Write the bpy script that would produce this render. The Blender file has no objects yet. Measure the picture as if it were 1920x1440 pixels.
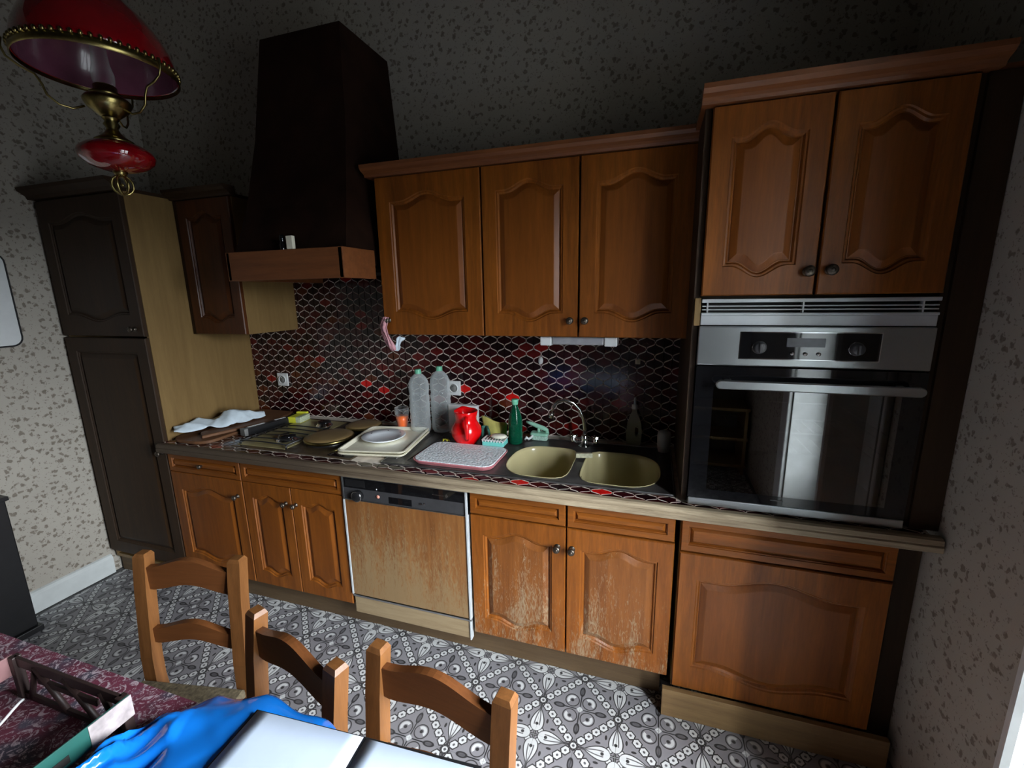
import bpy, bmesh, math, random
from mathutils import Vector, Matrix
random.seed(7)
PI = math.pi
sc = bpy.context.scene
COL = sc.collection

# ------------------------------------------------------------------ camera, world, light, exposure
cam_d = bpy.data.cameras.new('camera'); cam = bpy.data.objects.new('camera', cam_d); COL.objects.link(cam)
cam_d.sensor_width = 36.0; cam_d.lens = 827.3 / 1920 * 36.0; cam_d.clip_start = .02
yaw, pitch, roll = math.radians(17.825), math.radians(-11.709), math.radians(-.9955)
fw = Vector((-math.sin(yaw) * math.cos(pitch), math.cos(yaw) * math.cos(pitch), math.sin(pitch)))
r0 = Vector((math.cos(yaw), math.sin(yaw), 0)); u0 = r0.cross(fw)
rt = r0 * math.cos(roll) + u0 * math.sin(roll); up = -r0 * math.sin(roll) + u0 * math.cos(roll)
m = Matrix((rt, up, -fw)).transposed().to_4x4(); m.translation = Vector((1.27289, -2.08563, 1.5730))
cam.matrix_world = m
sc.camera = cam

W = bpy.data.worlds.new('overcast_sky'); sc.world = W; W.use_nodes = True
nt = W.node_tree; bg = nt.nodes['Background']
tc = nt.nodes.new('ShaderNodeTexCoord'); sp = nt.nodes.new('ShaderNodeSeparateXYZ'); nt.links.new(tc.outputs['Generated'], sp.inputs[0])
rp = nt.nodes.new('ShaderNodeValToRGB'); nt.links.new(sp.outputs[2], rp.inputs[0]); nt.links.new(rp.outputs[0], bg.inputs[0])
cr = rp.color_ramp
cr.elements[0].position = .0; cr.elements[0].color = (.05, .055, .058, 1)
cr.elements[1].position = 1.; cr.elements[1].color = (.90, .96, 1., 1)
e = cr.elements.new(.03); e.color = (.50, .545, .59, 1)
e = cr.elements.new(.5); e.color = (.86, .92, .97, 1)
bg.inputs[1].default_value = 90.0
pl = bpy.data.lights.new('window_daylight', 'AREA'); pl.shape = 'RECTANGLE'; pl.size = 1.22; pl.size_y = 1.8
plo = bpy.data.objects.new('window_daylight', pl); COL.objects.link(plo)
plo.location = (2.46, -1.60, 1.03); plo.rotation_euler = (0, PI / 2, 0)   # faces -x
pl.shape = 'RECTANGLE'; pl.size = 2.1; pl.size_y = 1.02; pl.cycles.is_portal = True
sc.view_settings.view_transform = 'Standard'; sc.view_settings.look = 'None'
sc.view_settings.exposure = 0.0; sc.view_settings.gamma = 1.0; sc.view_settings.use_curve_mapping = False
try:
    sc.cycles.use_denoising = True; sc.cycles.max_bounces = 8; sc.cycles.diffuse_bounces = 4; sc.cycles.glossy_bounces = 4; sc.cycles.transparent_max_bounces = 10
    sc.cycles.caustics_reflective = False; sc.cycles.caustics_refractive = False; sc.cycles.sample_clamp_indirect = 4.0
except Exception: pass

# ------------------------------------------------------------------ node expressions
class X:
    def __init__(s, nt, v): s.nt = nt; s.v = v
    def op(s, o, *a):
        n = s.nt.nodes.new('ShaderNodeMath'); n.operation = o
        for i, q in enumerate((s,) + a):
            q = q.v if isinstance(q, X) else q
            if isinstance(q, (int, float)): n.inputs[i].default_value = q
            else: s.nt.links.new(q, n.inputs[i])
        return X(s.nt, n.outputs[0])
    def __add__(s, b): return s.op('ADD', b)
    __radd__ = __add__
    def __mul__(s, b): return s.op('MULTIPLY', b)
    __rmul__ = __mul__
    def __sub__(s, b): return s.op('SUBTRACT', b)
    def __rsub__(s, b): return X(s.nt, b).op('SUBTRACT', s) if isinstance(b, X) else (s * -1.0) + b
    def __truediv__(s, b): return s.op('DIVIDE', b)
    def abs(s): return s.op('ABSOLUTE')
    def floor(s): return s.op('FLOOR')
    def fract(s): return s.op('FRACT')
    def sqrt(s): return s.op('SQRT')
    def min(s, b): return s.op('MINIMUM', b)
    def max(s, b): return s.op('MAXIMUM', b)
    def lt(s, b, w=.004):            # soft "less than" -> 1 when s < b
        n = s.nt.nodes.new('ShaderNodeMapRange'); n.interpolation_type = 'SMOOTHSTEP'
        d = s - b
        s.nt.links.new(d.v, n.inputs[0]); n.inputs[1].default_value = -w; n.inputs[2].default_value = w
        n.inputs[3].default_value = 1; n.inputs[4].default_value = 0
        return X(s.nt, n.outputs[0])
def mixc(nt, f, a, b):
    n = nt.nodes.new('ShaderNodeMix'); n.data_type = 'RGBA'
    for i, q in ((0, f), (6, a), (7, b)):
        q = q.v if isinstance(q, X) else q
        if isinstance(q, (int, float)): n.inputs[i].default_value = q
        elif isinstance(q, tuple): n.inputs[i].default_value = q + (1,) if len(q) == 3 else q
        else: nt.links.new(q, n.inputs[i])
    return n.outputs[2]
def newmat(name):
    m = bpy.data.materials.new(name); m.use_nodes = True
    return m, m.node_tree, m.node_tree.nodes['Principled BSDF']
def coords(nt, kind='Object', scale=(1, 1, 1)):
    if kind == 'Position':
        o = nt.nodes.new('ShaderNodeNewGeometry').outputs['Position']
    else:
        o = nt.nodes.new('ShaderNodeTexCoord').outputs[kind]
    mp = nt.nodes.new('ShaderNodeMapping'); mp.inputs['Scale'].default_value = scale; nt.links.new(o, mp.inputs[0])
    return mp.outputs[0]
def noise(nt, vec, scale=1, detail=3, rough=.5, dist=0):
    n = nt.nodes.new('ShaderNodeTexNoise'); nt.links.new(vec, n.inputs['Vector'])
    n.inputs['Scale'].default_value = scale; n.inputs['Detail'].default_value = detail
    n.inputs['Roughness'].default_value = rough; n.inputs['Distortion'].default_value = dist
    return X(nt, n.outputs[0])
def ramp(nt, f, stops):
    n = nt.nodes.new('ShaderNodeValToRGB'); nt.links.new(f.v if isinstance(f, X) else f, n.inputs[0])
    el = n.color_ramp.elements
    el[0].position, el[0].color = stops[0][0], tuple(stops[0][1]) + (1,)
    el[1].position, el[1].color = stops[-1][0], tuple(stops[-1][1]) + (1,)
    for p, c in stops[1:-1]:
        k = el.new(p); k.color = tuple(c) + (1,)
    return n.outputs[0]
def bump(nt, b, h, strength=.3, dist=.002):
    n = nt.nodes.new('ShaderNodeBump'); n.inputs['Strength'].default_value = strength; n.inputs['Distance'].default_value = dist
    nt.links.new(h.v if isinstance(h, X) else h, n.inputs['Height']); nt.links.new(n.outputs[0], b.inputs['Normal'])

def plain(name, c, rough=.5, metal=0, var=.12, nscale=30, spec=.5, coat=0, bmp=0):
    m, nt, b = newmat(name)
    f = noise(nt, coords(nt), nscale, 3)
    lo = tuple(x * (1 - var) for x in c); hi = tuple(min(1, x * (1 + var)) for x in c)
    nt.links.new(ramp(nt, f, [(.3, lo), (.7, hi)]), b.inputs['Base Color'])
    b.inputs['Roughness'].default_value = rough; b.inputs['Metallic'].default_value = metal
    b.inputs['Specular IOR Level'].default_value = spec; b.inputs['Coat Weight'].default_value = coat
    if bmp: bump(nt, b, f, bmp)
    return m
def wood(name, dark, light, axis='z', rough=.42, worn=0, wornc=(.34, .27, .17), k=1.0, wz=(.0, .9), coat=0.04):
    m, nt, b = newmat(name)
    a, l = 55 * k, 4.0 * k
    s = {'z': (a, a, l), 'x': (l, a, a), 'y': (a, l, a)}[axis]
    v = coords(nt, 'Object', s)
    g = noise(nt, v, 1, 4, .6, .6)
    s2 = tuple(q * .16 for q in s)
    g2 = noise(nt, coords(nt, 'Object', s2), 1, 2, .5, 1.2)
    g3 = noise(nt, coords(nt, 'Object', tuple(q * 4.5 for q in s)), 1, 2, .6, 1.0)
    f = g * .45 + g2 * .33 + g3 * .22
    col = ramp(nt, f, [(.30, dark), (.5, tuple((x + y) / 2 for x, y in zip(dark, light))), (.68, light)])
    if worn:
        pz = nt.nodes.new('ShaderNodeSeparateXYZ'); nt.links.new(coords(nt, 'Position'), pz.inputs[0])
        z = X(nt, pz.outputs[2])
        big = noise(nt, coords(nt, 'Position', (9, 9, 1.6)), 1, 3, .6, .4)
        fine = noise(nt, coords(nt, 'Position', (120, 120, 26)), 1, 3, .7, 1.5)
        low = 1.0 - ((z - wz[0]) / (wz[1] - wz[0]))
        t = (big * .75 + low * .75 + fine * 1.25) - (1.74 - worn * .30)
        t = (t * 3.2).op('ADD', .0).max(0.0).min(1.0)
        col = mixc(nt, t * .75, col, wornc)
        rr = t * .25 + rough
        nt.links.new(rr.v, b.inputs['Roughness'])
    else:
        b.inputs['Roughness'].default_value = rough
    nt.links.new(col, b.inputs['Base Color'])
    b.inputs['Coat Weight'].default_value = coat; b.inputs['Coat Roughness'].default_value = .35; b.inputs['Specular IOR Level'].default_value = .35
    bump(nt, b, g, .25, .0015)
    return m
def thinglass(name, tint, mixd=.25, rough=.05, body=(.8, .85, .85)):
    m, nt, b = newmat(name)
    tr = nt.nodes.new('ShaderNodeBsdfTransparent'); tr.inputs[0].default_value = tint + (1,)
    b.inputs['Base Color'].default_value = body + (1,); b.inputs['Roughness'].default_value = rough
    lw = nt.nodes.new('ShaderNodeLayerWeight'); lw.inputs[0].default_value = .35
    f = X(nt, lw.outputs['Facing']) * .7 + mixd
    f = f.min(1.0)
    mx = nt.nodes.new('ShaderNodeMixShader'); nt.links.new(f.v, mx.inputs[0])
    nt.links.new(tr.outputs[0], mx.inputs[1]); nt.links.new(b.outputs[0], mx.inputs[2])
    nt.links.new(mx.outputs[0], nt.nodes['Material Output'].inputs[0])
    return m
def pane(name, tint=(1, 1, 1), boost=1.0):
    m, nt, b = newmat(name)
    tr = nt.nodes.new('ShaderNodeBsdfTransparent'); tr.inputs[0].default_value = tint + (1,)
    gl = nt.nodes.new('ShaderNodeBsdfGlossy'); gl.inputs['Roughness'].default_value = .01
    ge = nt.nodes.new('ShaderNodeNewGeometry'); dt = nt.nodes.new('ShaderNodeVectorMath'); dt.operation = 'DOT_PRODUCT'
    nt.links.new(ge.outputs['Normal'], dt.inputs[0]); nt.links.new(ge.outputs['Incoming'], dt.inputs[1])
    f = ((1.0 - X(nt, dt.outputs['Value']).abs()).op('POWER', 5.0) * .96 + .04) * boost
    f = f.min(1.0)
    mx = nt.nodes.new('ShaderNodeMixShader'); nt.links.new(f.v, mx.inputs[0])
    nt.links.new(tr.outputs[0], mx.inputs[1]); nt.links.new(gl.outputs[0], mx.inputs[2])
    nt.links.new(mx.outputs[0], nt.nodes['Material Output'].inputs[0])
    return m

WD, WL = (.095, .024, .0026), (.290, .088, .0095)
M = {}
M['oak'] = wood('warm_oak', WD, WL)
M['oak_h'] = wood('warm_oak_horizontal', WD, WL, 'x')
M['oak_y'] = wood('warm_oak_depth', WD, WL, 'y')
M['panel'] = wood('oak_panel', (.115, .031, .0035), (.245, .072, .0085), k=.6)
M['worn'] = wood('worn_oak', WD, WL, worn=.75)
M['worn_panel'] = wood('worn_oak_panel', (.115, .035, .007), (.24, .082, .016), worn=1.05, k=.8)
M['worn_h'] = wood('worn_oak_rail', WD, WL, 'x', worn=.4)
M['dwood'] = wood('bleached_laminate', (.14, .050, .014), (.30, .13, .038), worn=1.55, wz=(.12, .85), k=.8, wornc=(.27, .19, .095))
M['kick'] = wood('kick_laminate', (.22, .15, .08), (.38, .29, .17), 'x', worn=0)
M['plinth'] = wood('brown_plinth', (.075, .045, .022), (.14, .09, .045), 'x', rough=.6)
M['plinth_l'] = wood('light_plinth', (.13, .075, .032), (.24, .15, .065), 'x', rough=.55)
M['side'] = wood('pale_laminate_side', (.17, .10, .034), (.26, .165, .062), k=.5, rough=.5)
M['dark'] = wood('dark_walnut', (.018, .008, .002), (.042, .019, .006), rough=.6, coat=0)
M['darkrail'] = wood('dark_rail', (.10, .030, .010), (.21, .072, .022), 'x')
M['edge'] = wood('weathered_edge', (.09, .055, .028), (.56, .46, .31), 'x', rough=.65, k=.8)
def edge_wear():
    m = M['edge']; nt = m.node_tree; b = nt.nodes['Principled BSDF']; src = b.inputs['Base Color'].links[0].from_socket
    s_ = nt.nodes.new('ShaderNodeSeparateXYZ'); nt.links.new(coords(nt, 'Position'), s_.inputs[0])
    n = noise(nt, coords(nt, 'Position', (2.5, 20, 60)), 1, 3, .6)
    f = ((X(nt, s_.outputs[0]) * 1.1 + n * .9 - .35).max(0.0)).min(1.0)
    nt.links.new(mixc(nt, f, (.085, .060, .040), src), b.inputs['Base Color'])
edge_wear()
M['oak_shade'] = wood('shaded_oak', (.040, .011, .0025), (.105, .030, .006))  # cabinet oak again, darkened so the colour carries the shade
M['chair'] = wood('chair_oak', (.095, .036, .010), (.24, .098, .030), rough=.38, k=.7)
M['chair_h'] = wood('chair_slat', (.10, .032, .009), (.20, .072, .022), 'x', rough=.42, k=.7)
M['board'] = wood('board_wood', (.10, .042, .018), (.20, .092, .042), 'y', rough=.6)
M['hood'] = plain('brown_plaster', (.017, .007, .004), .9, spec=.08, var=.35, nscale=9, bmp=.5)
M['steel'] = plain('brushed_steel', (.50, .53, .54), .3, 1, .05, 6)
M['chrome'] = plain('chrome', (.75, .76, .78), .08, 1, .02)
M['alu'] = plain('white_aluminium', (.68, .72, .74), .35, .35, .04)
M['brass'] = plain('aged_brass', (.30, .24, .09), .28, 1, .25, 60)
M['antique'] = plain('antique_knob', (.12, .10, .08), .38, .9, .4, 200)
M['black'] = plain('black_plastic', (.012, .012, .013), .35)
M['gloss'] = plain('black_glass', (.006, .006, .007), .04, spec=.6)
M['matte'] = plain('dark_cavity', (.012, .011, .010), .8)
M['ctl'] = plain('dark_grey_panel', (.045, .045, .048), .4)
M['screen'] = plain('dull_display', (.075, .078, .095), .25)
M['white'] = plain('white_plastic', (.72, .74, .74), .35, var=.03)
M['offwhite'] = plain('painted_white_wood', (.62, .65, .64), .45, var=.08, nscale=14)
M['cream'] = plain('cream_plastic', (.82, .78, .62), .35, var=.05)
M['basin'] = plain('beige_enamel', (.50, .44, .24), .18, var=.07, nscale=5, coat=.3)
M['sinktop'] = plain('stained_dark_enamel', (.055, .052, .050), .35, var=.6, nscale=11)
M['hobtop'] = plain('dark_hob_enamel', (.06, .042, .025), .25, var=.3, nscale=12)
M['olive'] = plain('olive_enamel', (.36, .31, .15), .3, var=.15, nscale=10)
M['lid'] = plain('amber_brown_enamel', (.23, .155, .065), .28, var=.15, nscale=7, coat=.2)
M['red'] = plain('red_glaze', (.78, .004, .006), .18, var=.05, coat=.3)
M['ruby'] = plain('ruby_glass', (.20, .001, .004), .05, var=.1, coat=1.0)
M['opal'] = plain('pink_opal_glass', (.14, .045, .075), .2, var=.1, coat=.4)
M['plate'] = plain('white_china', (.80, .84, .88), .18, var=.03)
M['orange'] = plain('orange_liquid', (1.0, .16, .008), .3, var=.04)
M['mint'] = plain('mint_plastic', (.34, .66, .50), .35, var=.04)
M['turq'] = plain('turquoise_plastic', (.18, .62, .56), .35, var=.04)
M['soap'] = plain('cream_soap', (.72, .70, .58), .5)
M['yellow'] = plain('yellow_card', (.72, .72, .05), .45, var=.05)
M['cloth_y'] = plain('mustard_cloth', (.50, .47, .13), .85, var=.2, nscale=25, bmp=.3)
M['cloth_g'] = plain('teal_cloth', (.05, .19, .15), .9, var=.25, nscale=40, bmp=.3)
M['tissue'] = plain('white_tissue', (.60, .69, .75), .85, var=.12, nscale=25, bmp=.3)
M['pink'] = plain('pink_cloth', (.60, .30, .33), .85, var=.2, nscale=60, bmp=.3)
M['pinkrim'] = plain('pink_rim', (.58, .20, .22), .4, var=.05)
M['sponge'] = plain('worn_sponge', (.48, .47, .33), .95, var=.3, nscale=80, bmp=.6)
M['bluebag'] = plain('blue_polythene', (.006, .165, .62), .16, var=.18, nscale=5, coat=.3)
M['paper'] = plain('white_paper', (.60, .70, .86), .7, var=.02)
M['tealbox'] = plain('teal_card', (.010, .085, .070), .5, var=.15, nscale=12)
M['browncard'] = plain('dark_brown_plastic', (.030, .016, .014), .5)
M['label'] = plain('worn_white_label', (.36, .31, .31), .6, var=.25, nscale=60)
M['pinklabel'] = plain('faded_pink_panel', (.26, .13, .13), .6, var=.15)
M['rush'] = plain('rush_seat', (.12, .095, .055), .9, var=.5, nscale=90, bmp=.6)
M['grout'] = plain('beige_grout', (.70, .63, .55), .85, var=.2, nscale=20)
M['ceil'] = plain('dull_ceiling', (.07, .066, .06), .9)
M['roughgrey'] = plain('grey_plaster', (.20, .20, .19), .9, var=.15)
M['brownwall'] = plain('smoke_brown_wall', (.07, .06, .05), .9, var=.15)
M['border'] = plain('grey_cement_border', (.10, .10, .10), .7, var=.15)
M['gbottle'] = thinglass('green_bottle_plastic', (.04, .40, .22), .55, .12, (.004, .10, .05))
M['clear'] = thinglass('clear_plastic', (.92, .94, .94), .15, .12, (.80, .85, .86))
M['glass'] = thinglass('clear_tumbler', (.98, .99, .99), .0, .04, (.6, .62, .62))
M['hazy'] = thinglass('hazy_cream_plastic', (.6, .6, .5), .65, .3, (.46, .44, .32))
M['windowpane'] = pane('window_pane')
M['ovenpane'] = pane('oven_door_glass', (.28, .30, .31), 5.0)
TILEC = [('tile_oxblood', (.030, .0035, .005)), ('tile_black_red', (.012, .003, .004)), ('tile_maroon', (.055, .004, .004)), ('tile_brown', (.085, .018, .006)),
         ('tile_wine', (.10, .005, .005)), ('tile_red', (.22, .007, .005)), ('tile_bright_red', (.62, .010, .008))]
for n, c in TILEC: M[n] = plain(n, c, .14, var=.2, nscale=40, coat=.0)

def floor_material():
    m, nt, b = newmat('patterned_cement')
    g = nt.nodes.new('ShaderNodeNewGeometry'); s = nt.nodes.new('ShaderNodeSeparateXYZ'); nt.links.new(g.outputs['Position'], s.inputs[0])
    P = .2872
    u = (X(nt, s.outputs[0]) - .926) / P; v = (X(nt, s.outputs[1]) + .675) / P
    p = u + v; q = u - v
    pr = p - (p + .5).floor(); qr = q - (q + .5).floor()
    def bead(along, across):
        t = along * 6.0; sx = (t - (t + .5).floor()).abs(); ty = (across * 6.0).abs()
        return (sx * 1.0 + ty * .55).max(ty * 1.30)
    d = bead(q, pr).min(bead(p, qr))
    a = p.fract() - .5; bb = q.fract() - .5
    up_ = ((a + bb) * .5).abs(); vp = ((a - bb) * .5).abs()
    al = up_.max(vp); pe = up_.min(vp)
    par = ((p.floor() + q.floor()) * .5).fract()      # 0 -> knot motif, .5 -> petal motif
    isB = 1.0 - par.lt(.25, .01)
    ground, light, dk, mid = (.225, .220, .235), (.58, .59, .59), (.022, .022, .024), (.095, .093, .10)
    # petals
    t = ((al - .055) / .31).max(.0001).min(1.0)
    w = t.sqrt() * (1.0 - t) * .205
    petal = pe.lt(w, .004); pout = pe.lt(w + .014, .004)
    strip = (pe - w * .42).abs().lt(.007, .004) * t.op('GREATER_THAN', .25)
    dot = ((al - .15) * (al - .15) + pe * pe).sqrt().lt(.021, .004)
    cd = ((up_ - .068) * (up_ - .068) + (vp - .068) * (vp - .068)).sqrt()
    bud = (((al - .215) / .032) * ((al - .215) / .032) + ((pe - .125) / .015) * ((pe - .125) / .015)).sqrt().lt(1.0, .15)
    cB = mixc(nt, bud, ground, dk)
    cB = mixc(nt, cd.lt(.046, .004), cB, dk); cB = mixc(nt, cd.lt(.032, .004), cB, light)
    cB = mixc(nt, pout, cB, dk); cB = mixc(nt, petal, cB, light); cB = mixc(nt, strip * petal, cB, mid); cB = mixc(nt, dot, cB, dk)
    # knot
    rd = ((up_ - .115) * (up_ - .115) + (vp - .115) * (vp - .115)).sqrt()
    bd = (((al - .275) / .062) * ((al - .275) / .062) + (pe / .030) * (pe / .030)).sqrt()
    stem = pe.lt(.008, .003) * al.lt(.23, .005)
    cA = mixc(nt, stem, ground, dk)
    cA = mixc(nt, bd.lt(1.25, .1), cA, dk); cA = mixc(nt, bd.lt(.75, .1), cA, mid)
    cA = mixc(nt, rd.lt(.098, .004), cA, dk); cA = mixc(nt, rd.lt(.084, .004), cA, ground)
    cA = mixc(nt, rd.lt(.072, .006) * rd.op('GREATER_THAN', .034) * (up_ + vp).op('GREATER_THAN', .235), cA, light); cA = mixc(nt, rd.lt(.022, .004), cA, dk)
    cA = mixc(nt, (up_ + vp).lt(.045, .005), cA, light)
    c = mixc(nt, isB, cA, cB)
    c = mixc(nt, d.lt(.60, .03), c, dk); c = mixc(nt, d.lt(.45, .03), c, light); c = mixc(nt, d.lt(.15, .04), c, mid)
    cc = (pr * pr + qr * qr).sqrt()
    c = mixc(nt, cc.lt(.072, .006), c, dk); c = mixc(nt, cc.lt(.052, .006), c, light); c = mixc(nt, cc.lt(.025, .006), c, mid)
    n = noise(nt, coords(nt, 'Position'), 7, 4, .6)
    c = mixc(nt, (n - .35).max(0.0) * .6, c, (.13, .125, .125))
    nt.links.new(c, b.inputs['Base Color']); b.inputs['Roughness'].default_value = .42
    return m
M['floor'] = floor_material()
M['curtain'] = plain('white_net_curtain', (.55, .57, .56), .9)
def wallpaper():
    m, nt, b = newmat('leaf_wallpaper')
    pos = coords(nt, 'Position')
    nz = nt.nodes.new('ShaderNodeTexNoise'); nz.inputs['Scale'].default_value = 55; nz.inputs['Detail'].default_value = 2; nt.links.new(pos, nz.inputs['Vector'])
    sub = nt.nodes.new('ShaderNodeVectorMath'); sub.operation = 'MULTIPLY_ADD'
    nt.links.new(nz.outputs['Color'], sub.inputs[0]); sub.inputs[1].default_value = (.034,) * 3; nt.links.new(pos, sub.inputs[2])
    def vor(scale, thr, w):
        v = nt.nodes.new('ShaderNodeTexVoronoi'); v.inputs['Scale'].default_value = scale; v.inputs['Randomness'].default_value = .85
        nt.links.new(sub.outputs[0], v.inputs['Vector'])
        return X(nt, v.outputs['Distance']), v
    d1, v1 = vor(33, 0, 0); d2, v2 = vor(75, 0, 0)
    f = d1.lt(.30, .06).max(d2.lt(.20, .05) * .8)
    n = noise(nt, pos, 90, 2)
    base = mixc(nt, noise(nt, pos, 6, 3), (.375, .342, .292), (.445, .408, .348))
    leaf = ramp(nt, n, [(.3, (.12, .10, .075)), (.7, (.21, .175, .135))])
    nt.links.new(mixc(nt, f * .85, base, leaf), b.inputs['Base Color']); b.inputs['Roughness'].default_value = .8
    return m
M['paperwall'] = wallpaper()
def cloth_floral():
    m, nt, b = newmat('floral_tablecloth')
    pos = coords(nt, 'Position')
    a = noise(nt, pos, 14, 2, .5); c = noise(nt, pos, 48, 3, .7, 2.5)
    base = ramp(nt, a, [(.35, (.055, .050, .075)), (.48, (.13, .022, .045)), (.6, (.17, .03, .06)), (.72, (.10, .09, .13))])
    f = (c - .52).max(0.0) * 13.0
    nt.links.new(mixc(nt, f.min(1.0) * .8, base, (.58, .48, .52)), b.inputs['Base Color'])
    b.inputs['Roughness'].default_value = .7; bump(nt, b, c, .2)
    return m
M['floral'] = cloth_floral()
def terry():
    m, nt, b = newmat('quilted_white')
    v = nt.nodes.new('ShaderNodeTexVoronoi'); v.inputs['Scale'].default_value = 95; nt.links.new(coords(nt), v.inputs['Vector'])
    d = X(nt, v.outputs['Distance'])
    nt.links.new(ramp(nt, d, [(.1, (.90, .93, .95)), (.75, (.70, .76, .80))]), b.inputs['Base Color'])
    b.inputs['Roughness'].default_value = .8; bump(nt, b, 1.0 - d, .7, .004)
    return m
M['quilt'] = terry()

# ------------------------------------------------------------------ geometry helpers
class B:
    def __init__(s): s.bm = bmesh.new()
    def faces(s, verts, faces, smooth=False):
        vs = [s.bm.verts.new(v) for v in verts]
        for f in faces:
            try:
                q = s.bm.faces.new([vs[i] for i in f]); q.smooth = smooth
            except ValueError: pass
        return vs
    def box(s, x0, x1, y0, y1, z0, z1, bev=.0, seg=2, mat=None):
        t = bmesh.new(); bmesh.ops.create_cube(t, size=1)
        for v in t.verts: v.co = Vector(((x0 + x1) / 2 + v.co.x * (x1 - x0), (y0 + y1) / 2 + v.co.y * (y1 - y0), (z0 + z1) / 2 + v.co.z * (z1 - z0)))
        if bev: bmesh.ops.bevel(t, geom=t.edges[:], offset=bev, segments=seg, affect='EDGES', profile=.5)
        if mat is not None: bmesh.ops.transform(t, matrix=mat, verts=t.verts)
        s.merge(t); return s
    def merge(s, t, smooth=None):
        mp = {v: s.bm.verts.new(v.co) for v in t.verts}
        for f in t.faces:
            q = s.bm.faces.new([mp[v] for v in f.verts]); q.smooth = f.smooth if smooth is None else smooth
        t.free()
    def lathe(s, prof, c=(0, 0, 0), seg=32, sx=1, sy=1, axis='z', smooth=True):
        vs = []; fs = []
        n = len(prof)
        for i in range(seg):
            a = 2 * PI * i / seg; ca, sa = math.cos(a), math.sin(a)
            for r, z in prof:
                if axis == 'z': p = (c[0] + r * ca * sx, c[1] + r * sa * sy, c[2] + z)
                elif axis == 'y': p = (c[0] + r * ca * sx, c[1] - z, c[2] + r * sa * sy)
                else: p = (c[0] + z, c[1] + r * ca * sx, c[2] + r * sa * sy)
                vs.append(p)
        for i in range(seg):
            j = (i + 1) % seg
            for k in range(n - 1): fs.append((i * n + k, j * n + k, j * n + k + 1, i * n + k + 1))
        v = s.faces(vs, fs, smooth)
        bmesh.ops.remove_doubles(s.bm, verts=v, dist=1e-6)
        return s
    def tube(s, pts, r, seg=10, flat=1.0, closed=False, cap=True):
        pts = [Vector(p) for p in pts]; n = len(pts)
        rs = r if isinstance(r, (list, tuple)) else [r] * n
        prev = None; rings = []
        for i, p in enumerate(pts):
            d = (pts[(i + 1) % n] - pts[i - 1]) if closed else (pts[min(i + 1, n - 1)] - pts[max(i - 1, 0)])
            d.normalize()
            if prev is None:
                h = Vector((0, 0, 1)) if abs(d.z) < .9 else Vector((1, 0, 0))
                nrm = d.cross(h).normalized()
            else:
                nrm = (prev - d * prev.dot(d)).normalized()
            prev = nrm; bn = d.cross(nrm)
            rings.append([s.bm.verts.new(p + nrm * math.cos(2 * PI * k / seg) * rs[i] + bn * math.sin(2 * PI * k / seg) * rs[i] * flat) for k in range(seg)])
        for i in range(n if closed else n - 1):
            a, b_ = rings[i], rings[(i + 1) % n]
            for k in range(seg):
                f = s.bm.faces.new((a[k], a[(k + 1) % seg], b_[(k + 1) % seg], b_[k])); f.smooth = True
        if cap and not closed:
            s.bm.faces.new(rings[0][::-1]); s.bm.faces.new(rings[-1])
        return s
    def prism(s, poly, z0, z1, plane='xy', bev=0, flip=False):
        """poly of (a, b) extruded along the third axis from z0 to z1"""
        t = bmesh.new()
        mk = {'xy': lambda a, b, c: (a, b, c), 'xz': lambda a, b, c: (a, c, b), 'yz': lambda a, b, c: (c, a, b)}[plane]
        lo = [t.verts.new(mk(a, b, z0)) for a, b in poly]; hi = [t.verts.new(mk(a, b, z1)) for a, b in poly]
        n = len(poly)
        t.faces.new(lo[::-1]); t.faces.new(hi)
        for i in range(n): t.faces.new((lo[i], lo[(i + 1) % n], hi[(i + 1) % n], hi[i]))
        bmesh.ops.recalc_face_normals(t, faces=t.faces[:])
        if bev: bmesh.ops.bevel(t, geom=t.edges[:], offset=bev, segments=1, affect='EDGES')
        s.merge(t); return s
    def rings(s, rings, close_last=True, smooth=False, close_first=False):
        vr = [[s.bm.verts.new(p) for p in r] for r in rings]
        n = len(vr[0])
        for a, b_ in zip(vr, vr[1:]):
            for k in range(n):
                f = s.bm.faces.new((a[k], a[(k + 1) % n], b_[(k + 1) % n], b_[k])); f.smooth = smooth
        if close_last: s.bm.faces.new(vr[-1])
        if close_first: s.bm.faces.new(vr[0][::-1])
        return s
    def grid(s, fn, nx, ny, smooth=True, thick=0):
        vs = [[s.bm.verts.new(fn(i / nx, j / ny)) for j in range(ny + 1)] for i in range(nx + 1)]
        for i in range(nx):
            for j in range(ny):
                f = s.bm.faces.new((vs[i][j], vs[i + 1][j], vs[i + 1][j + 1], vs[i][j + 1])); f.smooth = smooth
        return s
    def xf(s, mat): bmesh.ops.transform(s.bm, matrix=mat, verts=s.bm.verts); return s

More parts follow.
